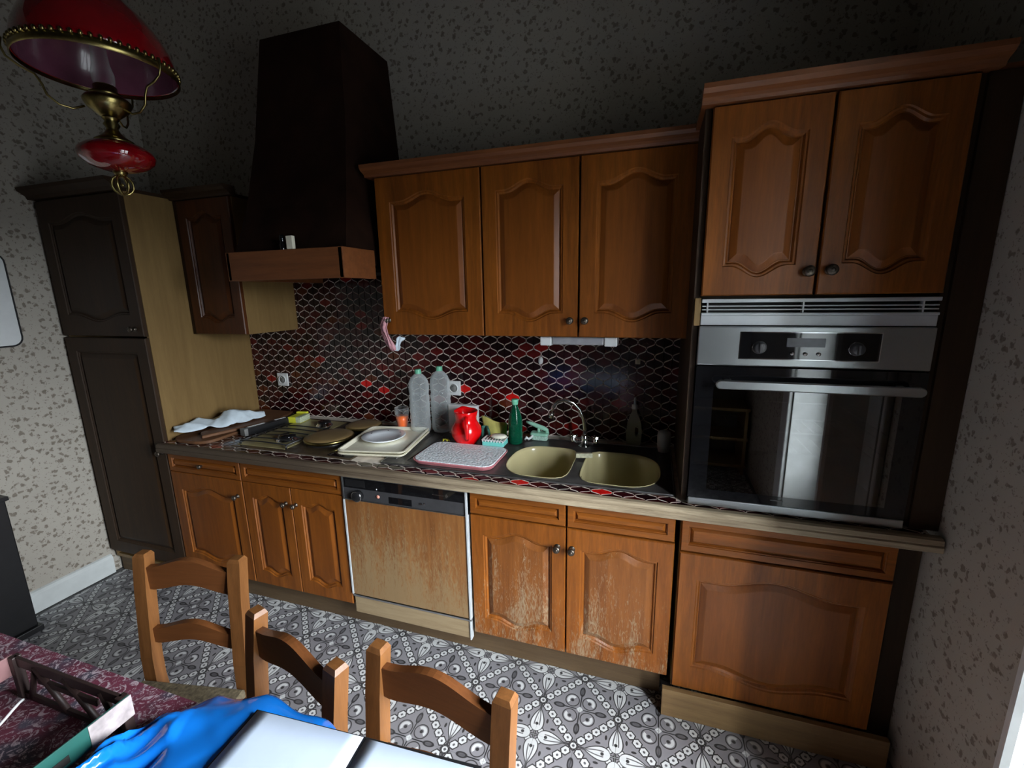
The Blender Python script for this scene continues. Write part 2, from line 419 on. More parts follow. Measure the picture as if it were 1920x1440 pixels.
ORG = {}
def origin(o):
    while o is not None:
        if o.name in ORG: return ORG[o.name]
        o = o.parent
    return Vector((0, 0, 0))
def tag(o, label, cat, group=None):
    o['label'] = label; o['category'] = cat
    if group: o['group'] = group
def thing(name, label, cat, loc=(0, 0, 0), group=None):
    o = bpy.data.objects.new(name, None); COL.objects.link(o); o.location = loc; o.empty_display_size = .1
    ORG[o.name] = Vector(loc); tag(o, label, cat, group)
    return o
def mesh_of(b, name, mat):
    me = bpy.data.meshes.new(name)
    bmesh.ops.recalc_face_normals(b.bm, faces=b.bm.faces[:]) if getattr(b, 'recalc', True) else None
    b.bm.to_mesh(me); b.bm.free(); me.materials.append(M[mat] if isinstance(mat, str) else mat)
    return me
def part(name, b, mat, parent=None, label=None, solid=0, sub=0, at=None):
    if at is not None: off = Vector(at)
    else: off = origin(parent)
    if off.length: bmesh.ops.translate(b.bm, vec=-off, verts=b.bm.verts)
    o = bpy.data.objects.new(name, mesh_of(b, name, mat)); COL.objects.link(o); o.parent = parent
    if at is not None: o.location = at; ORG[o.name] = off
    if label: o['label'] = label
    if solid:
        md = o.modifiers.new('solid', 'SOLIDIFY'); md.thickness = solid; md.offset = 0
    if sub:
        md = o.modifiers.new('sub', 'SUBSURF'); md.levels = sub; md.render_levels = sub
    return o
def single(name, b, mat, label, cat, at, group=None, **k):
    o = part(name, b, mat, None, at=at, **k); tag(o, label, cat, group); return o
def struct(name, b, mat, parent=None):
    o = part(name, b, mat, parent)
    if parent is None: o['kind'] = 'structure'
    return o
def copy_tree(o, parent=None):
    c = o.copy(); COL.objects.link(c); c.parent = parent
    for ch in o.children: copy_tree(ch, c)
    return c
def rot(cx, cy, a):   # rotate about a vertical axis
    return Matrix.Translation((cx, cy, 0)) @ Matrix.Rotation(a, 4, 'Z') @ Matrix.Translation((-cx, -cy, 0))
def lerp(a, b, t): return a + (b - a) * t
def rrect(x0, x1, y0, y1, r, n=5):
    out = []
    for cx, cy, a0 in ((x1 - r, y1 - r, 0), (x0 + r, y1 - r, 90), (x0 + r, y0 + r, 180), (x1 - r, y0 + r, 270)):
        for k in range(n + 1):
            a = math.radians(a0 + 90 * k / n); out.append((cx + r * math.cos(a), cy + r * math.sin(a)))
    return out

# ------------------------------------------------------------------ the room
XL_, XR_, YF, ZC = -1.70, 2.10, -3.45, 3.6
struct('floor', B().box(XL_ - .1, XR_ + .4, YF - .1, .1, -.12, -.006), 'border')
FLOOR = bpy.data.objects['floor']
wb = struct('wall_back', B().box(XL_ - .1, XR_ + .1, 0.0, .12, 0, ZC), 'paperwall')
struct('wall_left', B().box(XL_ - .12, XL_, YF, 0, 0, ZC), 'paperwall')
WY0, WY1, WZ1 = -2.10, -1.10, 2.2; WYC = (WY0 + WY1) / 2
w = B().box(XR_, XR_ + .38, WY1, 0.0, 0, ZC).box(XR_, XR_ + .38, YF, WY0, 0, ZC).box(XR_, XR_ + .38, WY0, WY1, WZ1, ZC)
struct('wall_right', w, 'paperwall')
struct('wall_front', B().box(XL_ - .1, XR_ + .1, YF - .12, YF, 0, ZC), 'brownwall')
struct('ceiling', B().box(XL_ - .1, XR_ + .4, YF - .1, .1, ZC, ZC + .1), 'ceil')
struct('baseboard_left', B().prism([(XL_, 0), (XL_ + .018, 0), (XL_ + .018, .095), (XL_ + .010, .11), (XL_, .115)], YF, -.585, 'xz'), 'offwhite')

# floor tiles: each a part of the floor, pattern flows over them
TS = .1436
tb = B(); tb.box(-TS / 2 + .0004, TS / 2 - .0004, -TS / 2 + .0004, TS / 2 - .0004, -.0055, 0, .0008, 1)
tile_me = mesh_of(tb, 'floor_tile', 'floor')
bx0, by0 = .926 + TS / 2, -.675 + TS / 2
rest = B()
for i in range(-18, 9):
    for j in range(-19, 6):
        cx, cy = bx0 + i * TS, by0 + j * TS
        if cx < -1.60 or cx > 2.06 or cy > -.03 or cy < YF + .07: continue
        if -1.40 < cy < -.38 and cx < 1.95:
            o = bpy.data.objects.new('floor_tile', tile_me); COL.objects.link(o); o.parent = FLOOR; o.location = (cx, cy, 0)
        else:
            h = TS / 2 - .0004
            rest.box(cx - h, cx + h, cy - h, cy + h, -.0055, 0)
r = part('floor_tile', rest, 'floor', FLOOR); r['kind'] = 'stuff'

# french window in the right wall (it lights the room), its leaves folded back against the wall
dr = thing('window_1', '', 'window', (XR_, WYC, 0)); dr['kind'] = 'structure'
for k in ('label', 'category'): del dr[k]
X0 = XR_ + .20
f = B()
for y0, y1 in ((WY0, WY0 + .05), (WY1 - .05, WY1)): f.box(X0, X0 + .05, y0, y1, 0, WZ1, .004)
for z0, z1 in ((0, .05), (WZ1 - .06, WZ1)): f.box(X0 + .001, X0 + .049, WY0, WY1, z0, z1, .004)
part('window_frame', f, 'offwhite', dr)
for ya, yb in ((WY1 - .50, WY1 - .052), (WY0 + .052, WY0 + .50)):
    xa, xb = X0 - .006, X0 + .034; f = B()
    for y0, y1 in ((ya, ya + .055), (yb - .055, yb)): f.box(xa, xb, y0, y1, .05, 2.14, .009, 3)
    for z0, z1 in ((.05, .13), (.40, .47), (1.02, 1.05), (1.58, 1.61), (2.07, 2.14)): f.box(xa + .004, xb - .002, ya + .05, yb - .05, z0, z1, .003)
    lf = part('casement_leaf', f, 'offwhite', dr)
    part('door_panel', B().box(xa + .012, xb - .006, ya + .05, yb - .05, .13, .40, .005), 'offwhite', lf)
    for z0, z1 in ((.47, 1.02), (1.05, 1.58), (1.61, 2.07)):
        part('glass_pane', B().box(xa + .018, xa + .021, ya + .05, yb - .05, z0, z1), 'windowpane', lf)
part('window_handle', B().tube([(X0 - .007, WYC, 1.10), (X0 - .03, WYC, 1.10), (X0 - .032, WYC, 1.05), (X0 - .032, WYC, .99)], .008), 'brass', dr)
part('added_shade_panel', B().prism([(XR_ - .002, -1.125), (1.965, -1.150), (1.955, -1.143), (1.957, -1.128), (1.968, -1.120), (XR_ - .002, -1.095)], .02, 2.15, 'xy').box(1.985, 2.06, -1.1475, -1.120, .2, 1.0, .003).box(1.985, 2.06, -1.1475, -1.120, 1.1, 2.0, .003), 'offwhite', dr)  # upright panel added at the window edge to shade the oven tower
t = B().box(XR_ - .024, XR_, WY1, -.965, 0, WZ1 + .07, .009, 3).box(XR_ - .030, XR_ - .023, -.998, -.985, 0, WZ1 + .07, .002)
t.box(XR_ - .024, XR_, WY0 - .13, WY0, 0, WZ1 + .07, .009, 3).box(XR_ - .022, XR_, WY0, WY1, WZ1, WZ1 + .07, .006)
struct('trim_1', t, 'offwhite')
struct('trim_2', B().box(XR_ + .001, X0 - .001, WY1 - .012, WY1 - .001, 0, WZ1 - .002).box(XR_ + .001, X0 - .001, WY0 + .001, WY0 + .012, 0, WZ1 - .002).box(XR_ + .001, X0 - .001, WY0 + .012, WY1 - .012, WZ1 - .012, WZ1 - .001), 'offwhite')
# unseen roller shutter added outside, lowered to cut the high daylight
for q in range(4):
    z = 2.215 - q * .045
    o = part('added_shutter_slat', B().box(XR_ + .345, XR_ + .357, WY0 + .002, WY1 - .002, z - .043, z, .004), 'roughgrey', dr)

# ------------------------------------------------------------------ lantern wall tiles
def lantern(hx, hz, shrink=.0):
    pts = []
    def edge(t):   # top node -> right node
        q_ = min(1, max(0, (t - .08) / .84)); s_ = q_ - .90 * math.sin(2 * PI * q_) / (2 * PI)
        s_ = .035 + .965 * s_ if t > 0 else 0.035
        return hx * s_, hz * (1 - t)
    n = 9
    q = [edge(k / n) for k in range(n + 1)]
    q1 = q[:]                                  # top -> right
    q2 = [(x, -z) for x, z in q[::-1]][1:]      # right -> bottom
    q3 = [(-x, -z) for x, z in q][1:]           # bottom -> left
    q4 = [(-x, z) for x, z in q[::-1]][1:]    # left -> top
    pts = q1 + q2 + q3 + q4
    return pts
def inset(poly, d):
    n = len(poly); out = []
    for i in range(n):
        a, b_, c = Vector(poly[i - 1]), Vector(poly[i]), Vector(poly[(i + 1) % n])
        e1 = (b_ - a); e2 = (c - b_)
        if e1.length < 1e-9 or e2.length < 1e-9: out.append(tuple(b_)); continue
        n1 = Vector((e1.y, -e1.x)).normalized(); n2 = Vector((e2.y, -e2.x)).normalized()
        nn = (n1 + n2)
        nn = nn.normalized() if nn.length > 1e-6 else n1
        k = d / max(.35, nn.dot(n1))
        out.append(tuple(b_ + nn * min(k, d * 2)))
    return out
def clip(poly, x0, x1, z0, z1):
    def cl(ps, inside, inter):
        out = []
        for i in range(len(ps)):
            a, b_ = ps[i - 1], ps[i]
            ia, ib = inside(a), inside(b_)
            if ib:
                if not ia: out.append(inter(a, b_))
                out.append(b_)
            elif ia: out.append(inter(a, b_))
        return out
    def ix(v, k):
        def f(a, b_):
            t = (v - a[k]) / (b_[k] - a[k]); return (a[0] + t * (b_[0] - a[0]), a[1] + t * (b_[1] - a[1]))
        return f
    for ins, itr in ((lambda p: p[0] >= x0, ix(x0, 0)), (lambda p: p[0] <= x1, ix(x1, 0)), (lambda p: p[1] >= z0, ix(z0, 1)), (lambda p: p[1] <= z1, ix(z1, 1))):
        if len(poly) < 3: return []
        poly = cl(poly, ins, itr)
    return poly
def tile_geo(b, poly, base, h, plane):
    """poly clockwise -> raised tile; plane 'wall' (x,z facing -y) or 'top' (x,y facing +z)"""
    if len(poly) < 3: return False
    area = sum(poly[i - 1][0] * poly[i][1] - poly[i][0] * poly[i - 1][1] for i in range(len(poly))) / 2
    if abs(area) < 4e-5: return False
    top = inset(poly, .0006)
    f = (lambda p, d: (p[0], base - d, p[1])) if plane == 'wall' else (lambda p, d: (p[0], p[1], base + d))
    b.rings([[f(p, 0) for p in poly], [f(p, h * .6) for p in poly], [f(p, h) for p in top]])
    return True
HX, HZ = .03768, .03232
G0X, G0Z = .4555, 1.2121
shape = inset(lantern(HX, HZ), .0026)
TX0, TX1, TZ0, TZ1 = -1.066, 1.398, .868, 1.70
struct('wall_grout', B().box(TX0, TX1, -.007, 0.0, TZ0 - .004, TZ1), 'grout', wb)
tiles = []
for i in range(-46, 30):
    for j in range(-12, 18):
        if (i + j) % 2 == 0: continue
        cx, cz = G0X + i * HX, G0Z + j * HZ
        if cx < TX0 - HX or cx > TX1 + HX or cz < TZ0 - HZ or cz > TZ1 + HZ: continue
        tiles.append((cx, cz))
SOCK = [(-.844, 1.083), (.286, 1.086)]
WT = [0] * 34 + [1] * 34 + [2] * 20 + [3] * 5 + [4] * 5 + [5] * 2
BR = [(.349, 1.086), (.612, 1.057), (-.264, 1.080), (-.148, 1.046)]
BRT = {min(tiles, key=lambda t_: (t_[0] - a) ** 2 + (t_[1] - b_) ** 2) for a, b_ in BR}
def tone(cx, cz): return 6 if (cx, cz) in BRT else random.choice(WT)
me_cache = {}
bulk = {}
def visible_rank(t):
    cx, cz = t
    hidden = (cz > 1.42 and cx > .1) or (cz > 1.42 and cx < -.7)
    return (hidden, (cx - 1.27) ** 2 + 4.35 + (cz - 1.57) ** 2 + (4 if cx > 1.3 else 0))
tiles.sort(key=visible_rank)
cnt = 0
for cx, cz in tiles:
    tn = TILEC[tone(cx, cz)][0]
    hidden = (cz > 1.44 and cx > .12) or (cz > 1.44 and cx < -.72)
    whole = cx - HX > TX0 and cx + HX < TX1 and cz - HZ > TZ0 and cz + HZ < TZ1
    poly = [(cx + a, cz + b_) for a, b_ in shape]
    if not whole: poly = clip(poly, TX0 + .001, TX1 - .001, TZ0, TZ1 - .001)
    if len(poly) < 3: continue
    if hidden: continue
    if cnt < 300:
        if whole:
            if tn not in me_cache:
                b = B(); tile_geo(b, shape, 0, .0022, 'wall'); me_cache[tn] = mesh_of(b, 'tile', tn)
            o = bpy.data.objects.new('tile', me_cache[tn]); COL.objects.link(o); o.parent = wb; o.location = (cx, -.007, cz); cnt += 1
        else:
            b = B()
            if tile_geo(b, poly, -.007, .0022, 'wall'): part('tile', b, tn, wb); cnt += 1
    else:
        b = bulk.setdefault(tn, B()); tile_geo(b, poly, -.007, .0022, 'wall')
# the farther tiles: one stuff object with several materials
me = bpy.data.meshes.new('tile'); allb = bmesh.new(); mi = 0
for tn, b in bulk.items():
    bmesh.ops.recalc_face_normals(b.bm, faces=b.bm.faces[:])
    mp = {v: allb.verts.new(v.co) for v in b.bm.verts}
    for fc in b.bm.faces: allb.faces.new([mp[v] for v in fc.verts]).material_index = mi
    me.materials.append(M[tn]); mi += 1; b.bm.free()
allb.to_mesh(me); allb.free()
o = bpy.data.objects.new('tile', me); COL.objects.link(o); o.parent = wb; o['kind'] = 'stuff'

# ------------------------------------------------------------------ joinery: doors, drawers, knobs
def contour(x0, x1, z0, z1, i, amp, n=26, ampb=None):
    """closed loop of 4 runs; curved top (hump) and bottom (dip), inset by i"""
    ampb = amp if ampb is None else ampb
    a0, a1 = x0 + i, x1 - i
    def hump(t):   # 0..1 -> 0..1 ogee arch with small shoulders
        if t < .12 or t > .88: return 0.0
        return (1 - math.cos(2 * PI * (t - .12) / .76)) / 2
    bot = [(lerp(a0, a1, k / n), z0 + i - ampb * (hump(k / n) - 1) - 0) for k in range(n)]
    right = [(a1, lerp(z0 + i + ampb, z1 - i - amp, k / 6)) for k in range(6)]
    top = [(lerp(a1, a0, k / n), z1 - i - amp * (1 - hump(k / n))) for k in range(n)]
    left = [(a0, lerp(z1 - i - amp, z0 + i + ampb, k / 6)) for k in range(6)]
    return bot + right + top + left
def outer(x0, x1, z0, z1, n=26):
    return ([(lerp(x0, x1, k / n), z0) for k in range(n)] + [(x1, lerp(z0, z1, k / 6)) for k in range(6)] +
            [(lerp(x1, x0, k / n), z1) for k in range(n)] + [(x0, lerp(z1, z0, k / 6)) for k in range(6)])
def panel_door(name, parent, x0, x1, z0, z1, yf, mat, pmat, fw_=.058, amp=.03, ampb=None, th=.02, k=1.0):
    g = .0015; x0 += g; x1 -= g; z0 += g; z1 -= g
    P3 = lambda pts, d: [(a, yf + d, b_) for a, b_ in pts]
    b = B(); o1 = outer(x0, x1, z0, z1); o2 = outer(x0 + .003, x1 - .003, z0 + .003, z1 - .003)
    def C(i): return contour(x0, x1, z0, z1, fw_ + i, amp, ampb=ampb)
    b.rings([P3(o1, th), P3(o1, .004), P3(o2, 0), P3(C(0), 0), P3(C(.003 * k), .0045), P3(C(.008 * k), .005), P3(C(.013 * k), .0115), P3(C(.016 * k), .0115), P3(C(.018 * k), .0145)], True, close_first=True)
    d = part(name, b, mat, parent)
    b = B(); b.rings([P3(C(.0165 * k), .0142), P3(C(.0165 * k), .0105), P3(C(.019 * k), .009), P3(C(.034 * k), .002), P3(C(.037 * k), .0012)], True)
    part('raised_panel', b, pmat, d)
    return d
def knob(parent, x, yf, z, r=.0145):
    prof = [(0, .030), (r * .55, .0295), (r * .9, .027), (r, .022), (r * .85, .017), (r * .45, .012), (r * .42, .005), (r * .8, .002), (r * .85, 0), (0, 0)]
    b = B().lathe(prof, (x, yf, z), 16, axis='y')
    b.lathe([(0, .0325), (r * .3, .032), (r * .4, .029)], (x, yf, z), 10, axis='y')
    return part('knob', b, 'antique', parent)
def carcass(parent, x0, x1, y0, y1, z0, z1, mat='side', open_top=False, name='carcass'):
    b = B(); t = .018
    b.box(x0, x0 + t, y0, y1, z0, z1, .001, 1).box(x1 - t, x1, y0, y1, z0, z1, .001, 1).box(x0 + t, x1 - t, y0, y1, z0, z0 + t).box(x0 + t, x1 - t, y1 - .008, y1, z0 + t, z1)
    if not open_top: b.box(x0 + t, x1 - t, y0, y1 - .008, z1 - t, z1)
    return part(name, b, mat, parent)

YD = -.59
# larder / tall unit
t = thing('larder_cupboard', 'tall dark larder cupboard with an upper and a lower door at the left wall', 'cupboard', (-1.37, -.3, 0))
carcass(t, -1.673, -1.069, YD + .021, -.001, .10, 2.06)
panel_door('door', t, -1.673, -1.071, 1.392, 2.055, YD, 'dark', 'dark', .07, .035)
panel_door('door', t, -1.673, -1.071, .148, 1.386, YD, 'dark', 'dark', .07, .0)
knob(t.children[1], -1.125, YD, 1.43); knob(t.children[2], -1.10, YD, .80)
part('plinth', B().box(-1.672, -1.07, -.55, -.53, 0, .10), 'plinth', t)
part('crown', B().prism([(YD + .02, 2.06), (YD - .012, 2.06), (YD - .018, 2.075), (YD - .045, 2.095), (YD - .05, 2.11), (YD + .02, 2.11)], -1.697, -1.066, 'yz').box(-1.697, -1.066, YD + .02, -.001, 2.06, 2.075), 'dark', t)

# base unit 1
def drawer(parent, x0, x1, z0, z1, yf, mat='oak_h', fw_=.024):
    return panel_door('drawer', parent, x0, x1, z0, z1, yf, mat, mat, fw_, 0.0, k=.45)
ZT, ZG, ZB = .800, .704, .158
t = thing('base_cabinet', 'narrow oak base cabinet beside the larder with one knobbed drawer over one door', 'cabinet', (-.83, -.3, 0))
carcass(t, -1.066, -.590, YD + .021, -.001, ZB, ZT + .015)
d = drawer(t, -1.066, -.588, ZG, ZT + .004, YD); knob(d, -.836, YD + .009, .755, .011)
d = panel_door('door', t, -1.066, -.588, ZB, ZG, YD, 'oak', 'panel', .062, .03); knob(d, -.625, YD, .622, .013)
t = thing('base_cabinet', 'oak base cabinet under the hob with one wide drawer over two slim doors', 'cabinet', (-.30, -.3, 0))
carcass(t, -.586, -.006, YD + .021, -.001, ZB, ZT + .015)
drawer(t, -.586, -.004, ZG, ZT + .004, YD)
d = panel_door('door', t, -.586, -.297, ZB, ZG, YD, 'oak', 'panel', .052, .024); knob(d, -.330, YD, .624, .012)
d = panel_door('door', t, -.297, -.004, ZB, ZG, YD, 'oak', 'panel', .052, .024); knob(d, -.272, YD, .624, .012)
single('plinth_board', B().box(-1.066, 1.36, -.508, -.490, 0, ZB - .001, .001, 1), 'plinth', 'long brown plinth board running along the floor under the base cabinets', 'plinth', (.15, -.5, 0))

# dishwasher
t = thing('dishwasher', 'built-in dishwasher with dark control strip and bleached streaky wood-look door', 'dishwasher', (.30, -.3, .159))
part('casing', B().box(.004, .596, YD + .022, -.03, .159, .81), 'ctl', t)
p = part('control_panel', B().box(.003, .597, YD - .004, YD + .02, .697, .806, .003), 'ctl', t)
part('display_band', B().box(.014, .583, YD - .0052, YD - .003, .752, .797), 'gloss', p)
part('grip_grille', B().box(.020, .120, YD - .0065, YD - .004, .760, .792, .001), 'black', p)
fr = B().box(.001, .597, YD - .007, YD - .003, .799, .806, .001).box(.001, .008, YD - .007, YD - .003, .697, .80, .001).box(.588, .594, YD - .007, YD - .003, .697, .80, .001).box(.001, .597, YD - .007, YD - .003, .694, .699, .001)
part('trim', fr, 'steel', p)
k = part('dial', B().lathe([(0, .024), (.020, .024), (.023, .020), (.024, 0), (0, 0)], (.085, YD - .004, .722), 24, axis='y'), 'black', p)
part('dial_rim', B().tube([(.085 + .0232 * math.cos(a * PI / 12), YD - .024, .722 + .0232 * math.sin(a * PI / 12)) for a in range(24)], .0016, 6, closed=True), 'chrome', p)
part('indicator', B().lathe([(0, .004), (.007, .003), (.008, 0)], (.182, YD - .004, .726), 16, axis='y'), plain('salmon_button', (.80, .33, .24), .4), p)
part('indicator', B().lathe([(0, .002), (.003, .001), (.0035, 0)], (.178, YD - .005, .760), 10, axis='y'), 'white', p)
part('window', B().box(.235, .345, YD - .0052, YD - .003, .703, .733, .001), 'gloss', p)
part('button', B().box(.385, .397, YD - .009, YD - .004, .719, .727, .001), 'chrome', p)
part('button', B().box(.401, .409, YD - .009, YD - .004, .722, .729, .001), 'chrome', p)
mk = B()
for q in range(9): mk.box(.444 + q * .0058, .4485 + q * .0058, YD - .0058, YD - .0052, .7705, .7725 + (.002 if q == 0 else 0))
lg = B().prism([(.500, .772), (.507, .763), (.514, .772), (.507, .781)], YD - .0058, YD - .0052, 'xz')
part('lettering', mk, 'steel', p); part('emblem', lg, 'steel', p)
part('door', B().box(.010, .588, YD - .005, YD + .02, .222, .694, .002), 'dwood', t)
part('edge_strip', B().box(.001, .009, YD - .008, YD + .02, .222, .694, .001), 'alu', t)
part('edge_strip', B().box(.589, .597, YD - .010, YD + .02, .222, .806, .001), 'alu', t)
kp = part('kick_panel', B().box(.009, .592, YD - .003, YD + .018, .125, .214, .003), 'kick', t)
part('edge_strip', B().box(.005, .595, YD - .007, YD + .012, .211, .219, .001), 'steel', kp)
part('edge_strip', B().box(.588, .594, YD - .008, YD + .018, .121, .212, .001), 'alu', kp)

# sink cabinet
t = thing('sink_cabinet', 'worn oak sink cabinet with two drawer fronts over two scratched arched doors', 'cabinet', (1.0, -.3, 0))
carcass(t, .602, 1.376, YD + .021, -.001, ZB, ZT + .015, open_top=True)
drawer(t, .604, .993, ZG + .004, ZT + .004, YD, 'worn_h'); drawer(t, .997, 1.378, ZG + .004, ZT + .004, YD, 'worn_h')
d = panel_door('door', t, .604, .994, ZB, ZG, YD, 'worn', 'worn_panel', .052, .028); knob(d, .962, YD, .622)
d = panel_door('door', t, .996, 1.380, ZB, ZG, YD, 'worn', 'worn_panel', .052, .028); knob(d, 1.018, YD, .622)
# right base cabinet
YR = -.583
t = thing('base_cabinet', 'wide oak base cabinet under the oven with shallow drawer and broad arched door', 'cabinet', (1.7, -.3, 0))
carcass(t, 1.396, 2.016, YR + .021, -.001, .10, ZT + .015)
drawer(t, 1.396, 2.016, .678, ZT, YR)
panel_door('door', t, 1.396, 2.016, .118, .674, YR, 'oak', 'panel', .060, .036)
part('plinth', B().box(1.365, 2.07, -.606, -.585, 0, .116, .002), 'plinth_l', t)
part('filler', B().box(2.018, 2.098, -.53, -.512, .0, ZT), 'dark', t)

# ------------------------------------------------------------------ worktop
WZ = .861
t = thing('worktop', 'long worktop tiled with dark red lantern tiles and edged with weathered wood', 'worktop', (.5, -.3, .82))
sl = B().box(-1.066, .17, -.607, -.009, .818, WZ).box(.17, 1.375, -.607, -.552, .818, WZ).box(.17, 1.375, -.062, -.009, .818, WZ).box(1.375, 2.07, -.607, -.009, .818, WZ)
part('grout_bed', sl, 'grout', t)
ed = B().prism([(-.607, .818), (-.630, .818), (-.636, .822), (-.637, .838), (-.633, .842), (-.635, .846), (-.633, .858), (-.626, .8625), (-.607, .8625)], -1.066, 2.09, 'yz')
part('wood_edge', ed, 'edge', t)
hy = HZ * .985; HXC = .0773 / 2
shp2 = inset(lantern(HXC, hy), .0034)
def counter_tiles(xa, xb, ya, yb):
    for i in range(-60, 40):
        for j in range(-2, 20):
            if (i + j) % 2: continue
            cx, cy = .812 + i * HXC, -.575 + j * hy
            if cx < xa - HXC or cx > xb + HXC or cy < ya - hy or cy > yb + hy: continue
            poly = clip([(cx + a, cy + b_) for a, b_ in shp2], xa, xb, ya, yb)
            b = B()
            if tile_geo(b, poly, WZ, .0009, 'top'):
                k = random.choice(WT)
                if abs(cy + .575) < .01 and (abs(cx - .812) < .02 or abs(cx - 1.121) < .02): k = 6
                part('tile', b, TILEC[k][0], t)
            else: b.bm.free()
counter_tiles(-1.064, -.668, -.606, -.012)
counter_tiles(-.667, .168, -.606, -.560)
counter_tiles(.169, 1.374, -.606, -.554)
counter_tiles(1.3745, 2.06, -.606, -.58)

# ------------------------------------------------------------------ sink
def basin_outline(x0, x1, y0, y1, left):
    pts = []
    cx, cy = (x0 + x1) / 2, (y0 + y1) / 2
    for k in range(40):
        a = 2 * PI * k / 40; c, s_ = math.cos(a), math.sin(a)
        n = 3.2 if (c < 0) == left else 5.5
        n = 2.6 if (c < 0) == left else 5.0
        rr = (abs(c) ** n + abs(s_) ** n) ** (-1 / n)
        pts.append((cx + rr * c * (x1 - x0) / 2, cy + rr * s_ * (y1 - y0) / 2))
    return pts
b1 = basin_outline(.703, .978, -.525, -.180, True); b2 = basin_outline(1.020, 1.325, -.525, -.180, False)
t = thing('kitchen_sink', 'dark stained double sink unit with two beige basins and a drainer', 'sink', (.8, -.3, .862))
def plate_with_holes(outer_, holes, z0, z1):
    tb_ = bmesh.new()
    for z, flip in ((z1, False), (z0, True)):
        loops = []
        for lp in [outer_] + holes:
            vs = [tb_.verts.new((a, b_, z)) for a, b_ in lp]; loops.append(vs)
            for i in range(len(vs)): tb_.edges.new((vs[i - 1], vs[i]))
        es = [e_ for e_ in tb_.edges if all(abs(v.co.z - z) < 1e-6 for v in e_.verts)]
        bmesh.ops.triangle_fill(tb_, edges=es, use_beauty=True)
        if not flip: first = loops
        else:
            for la, lb in zip(first, loops):
                for i in range(len(la)): tb_.faces.new((la[i - 1], la[i], lb[i], lb[i - 1]))
    return tb_
b = B(); b.merge(plate_with_holes(rrect(.172, 1.374, -.552, -.064, .012), [b1, b2], .8612, .867))
top = part('sink_top', b, 'sinktop', t)
rim = B().tube([(p[0], p[1], .867) for p in rrect(.176, 1.370, -.549, -.067, .012)], .0022, 6, closed=True)
part('rim', rim, 'steel', t)
for q in range(7): part('drainer_rib', B().tube([(.22 + q * .062, -.50, .8675), (.22 + q * .062, -.14, .8675)], .004, 8, .4), 'sinktop', t)
for nm, o_ in (('basin', b1), ('basin', b2)):
    cx = sum(p[0] for p in o_) / 40; cy = sum(p[1] for p in o_) / 40
    def sc_(k, z): return [(cx + (a - cx) * k, cy + (b_ - cy) * k, z) for a, b_ in o_]
    b = B(); b.recalc = True
    b.rings([sc_(1.012, .8685), sc_(.99, .868), sc_(.965, .855), sc_(.94, .80), sc_(.91, .73), sc_(.85, .705), sc_(.6, .70), sc_(.12, .698)], True, True)
    bo = part(nm, b, 'basin', t, solid=.002)
    part('drain', B().lathe([(0, .004), (.022, .004), (.026, .002), (.027, 0)], (cx, cy, .6985), 20), 'chrome', bo)
t = thing('mixer_tap', 'chrome swan-neck mixer tap with two cross handles behind the basins', 'tap', (.99, -.115, .867))
part('body', B().lathe([(.030, 0), (.030, .004), (.020, .012), (.016, .03), (.017, .045), (.012, .055), (0, .056)], (.99, -.115, .867), 24).box(.945, 1.035, -.129, -.101, .872, .892, .009, 3), 'chrome', t)
neck = [(.99, -.115, .90), (.991, -.118, .95), (.985, -.124, 1.0), (.967, -.132, 1.045), (.94, -.142, 1.075), (.905, -.152, 1.090), (.872, -.160, 1.084), (.852, -.166, 1.060), (.845, -.168, 1.030)]
part('spout', B().tube(neck, .0085, 12), 'chrome', t)
part('aerator', B().tube([(.845, -.168, 1.034), (.843, -.168, 1.006)], .0115, 14), 'chrome', t)
for s_ in (-1, 1):
    x = .99 + s_ * .052
    h = B().lathe([(.012, 0), (.012, .018), (.008, .022), (.008, .03), (0, .031)], (x, -.120, .885), 14)
    for a in range(4):
        an = a * PI / 2 + .4; h.tube([(x, -.120, .910), (x + .020 * math.cos(an), -.120 + .020 * math.sin(an), .914)], [.005, .0065], 8)
    part('handle', h, 'chrome', t)

# ------------------------------------------------------------------ hob
t = thing('hob', 'dark four-ring hob with a wire pan support, two gas burners and two hotplates', 'hob', (-.32, -.31, .86))
part('hob_plate', B().box(-.664, .030, -.557, -.060, .8612, .868, .003), 'hobtop', t)
part('drip_tray', B().box(-.645, -.355, -.535, -.085, .868, .8705, .001), 'olive', t)
for bx, by, r in ((-.455, -.415, .042), (-.440, -.165, .036)):
    bn = part('burner', B().lathe([(r * 1.25, 0), (r * 1.2, .006), (r, .010), (r, .016), (0, .016)], (bx, by, .870), 24), 'chrome', t)
    part('burner_cap', B().lathe([(r * .95, .016), (r, .019), (r * .9, .024), (0, .026)], (bx, by, .870), 24), 'gloss', bn)
gr = B()
for q in range(6):
    y = -.525 + q * .052; gr.tube([(-.628, y, .888), (-.50, y, .891), (-.35, y, .888)], .0033, 6)
for x in (-.628, -.35): gr.tube([(x, -.53, .886), (x, -.225, .886)], .0035, 6)
for x, y in ((-.628, -.53), (-.35, -.53), (-.628, -.24), (-.35, -.24)): gr.tube([(x, y, .868), (x, y, .887)], .004, 6)
part('pan_support', gr, 'black', t)
part('control_strip', B().box(-.110, .020, -.545, -.075, .8675, .8684), 'gloss', t)
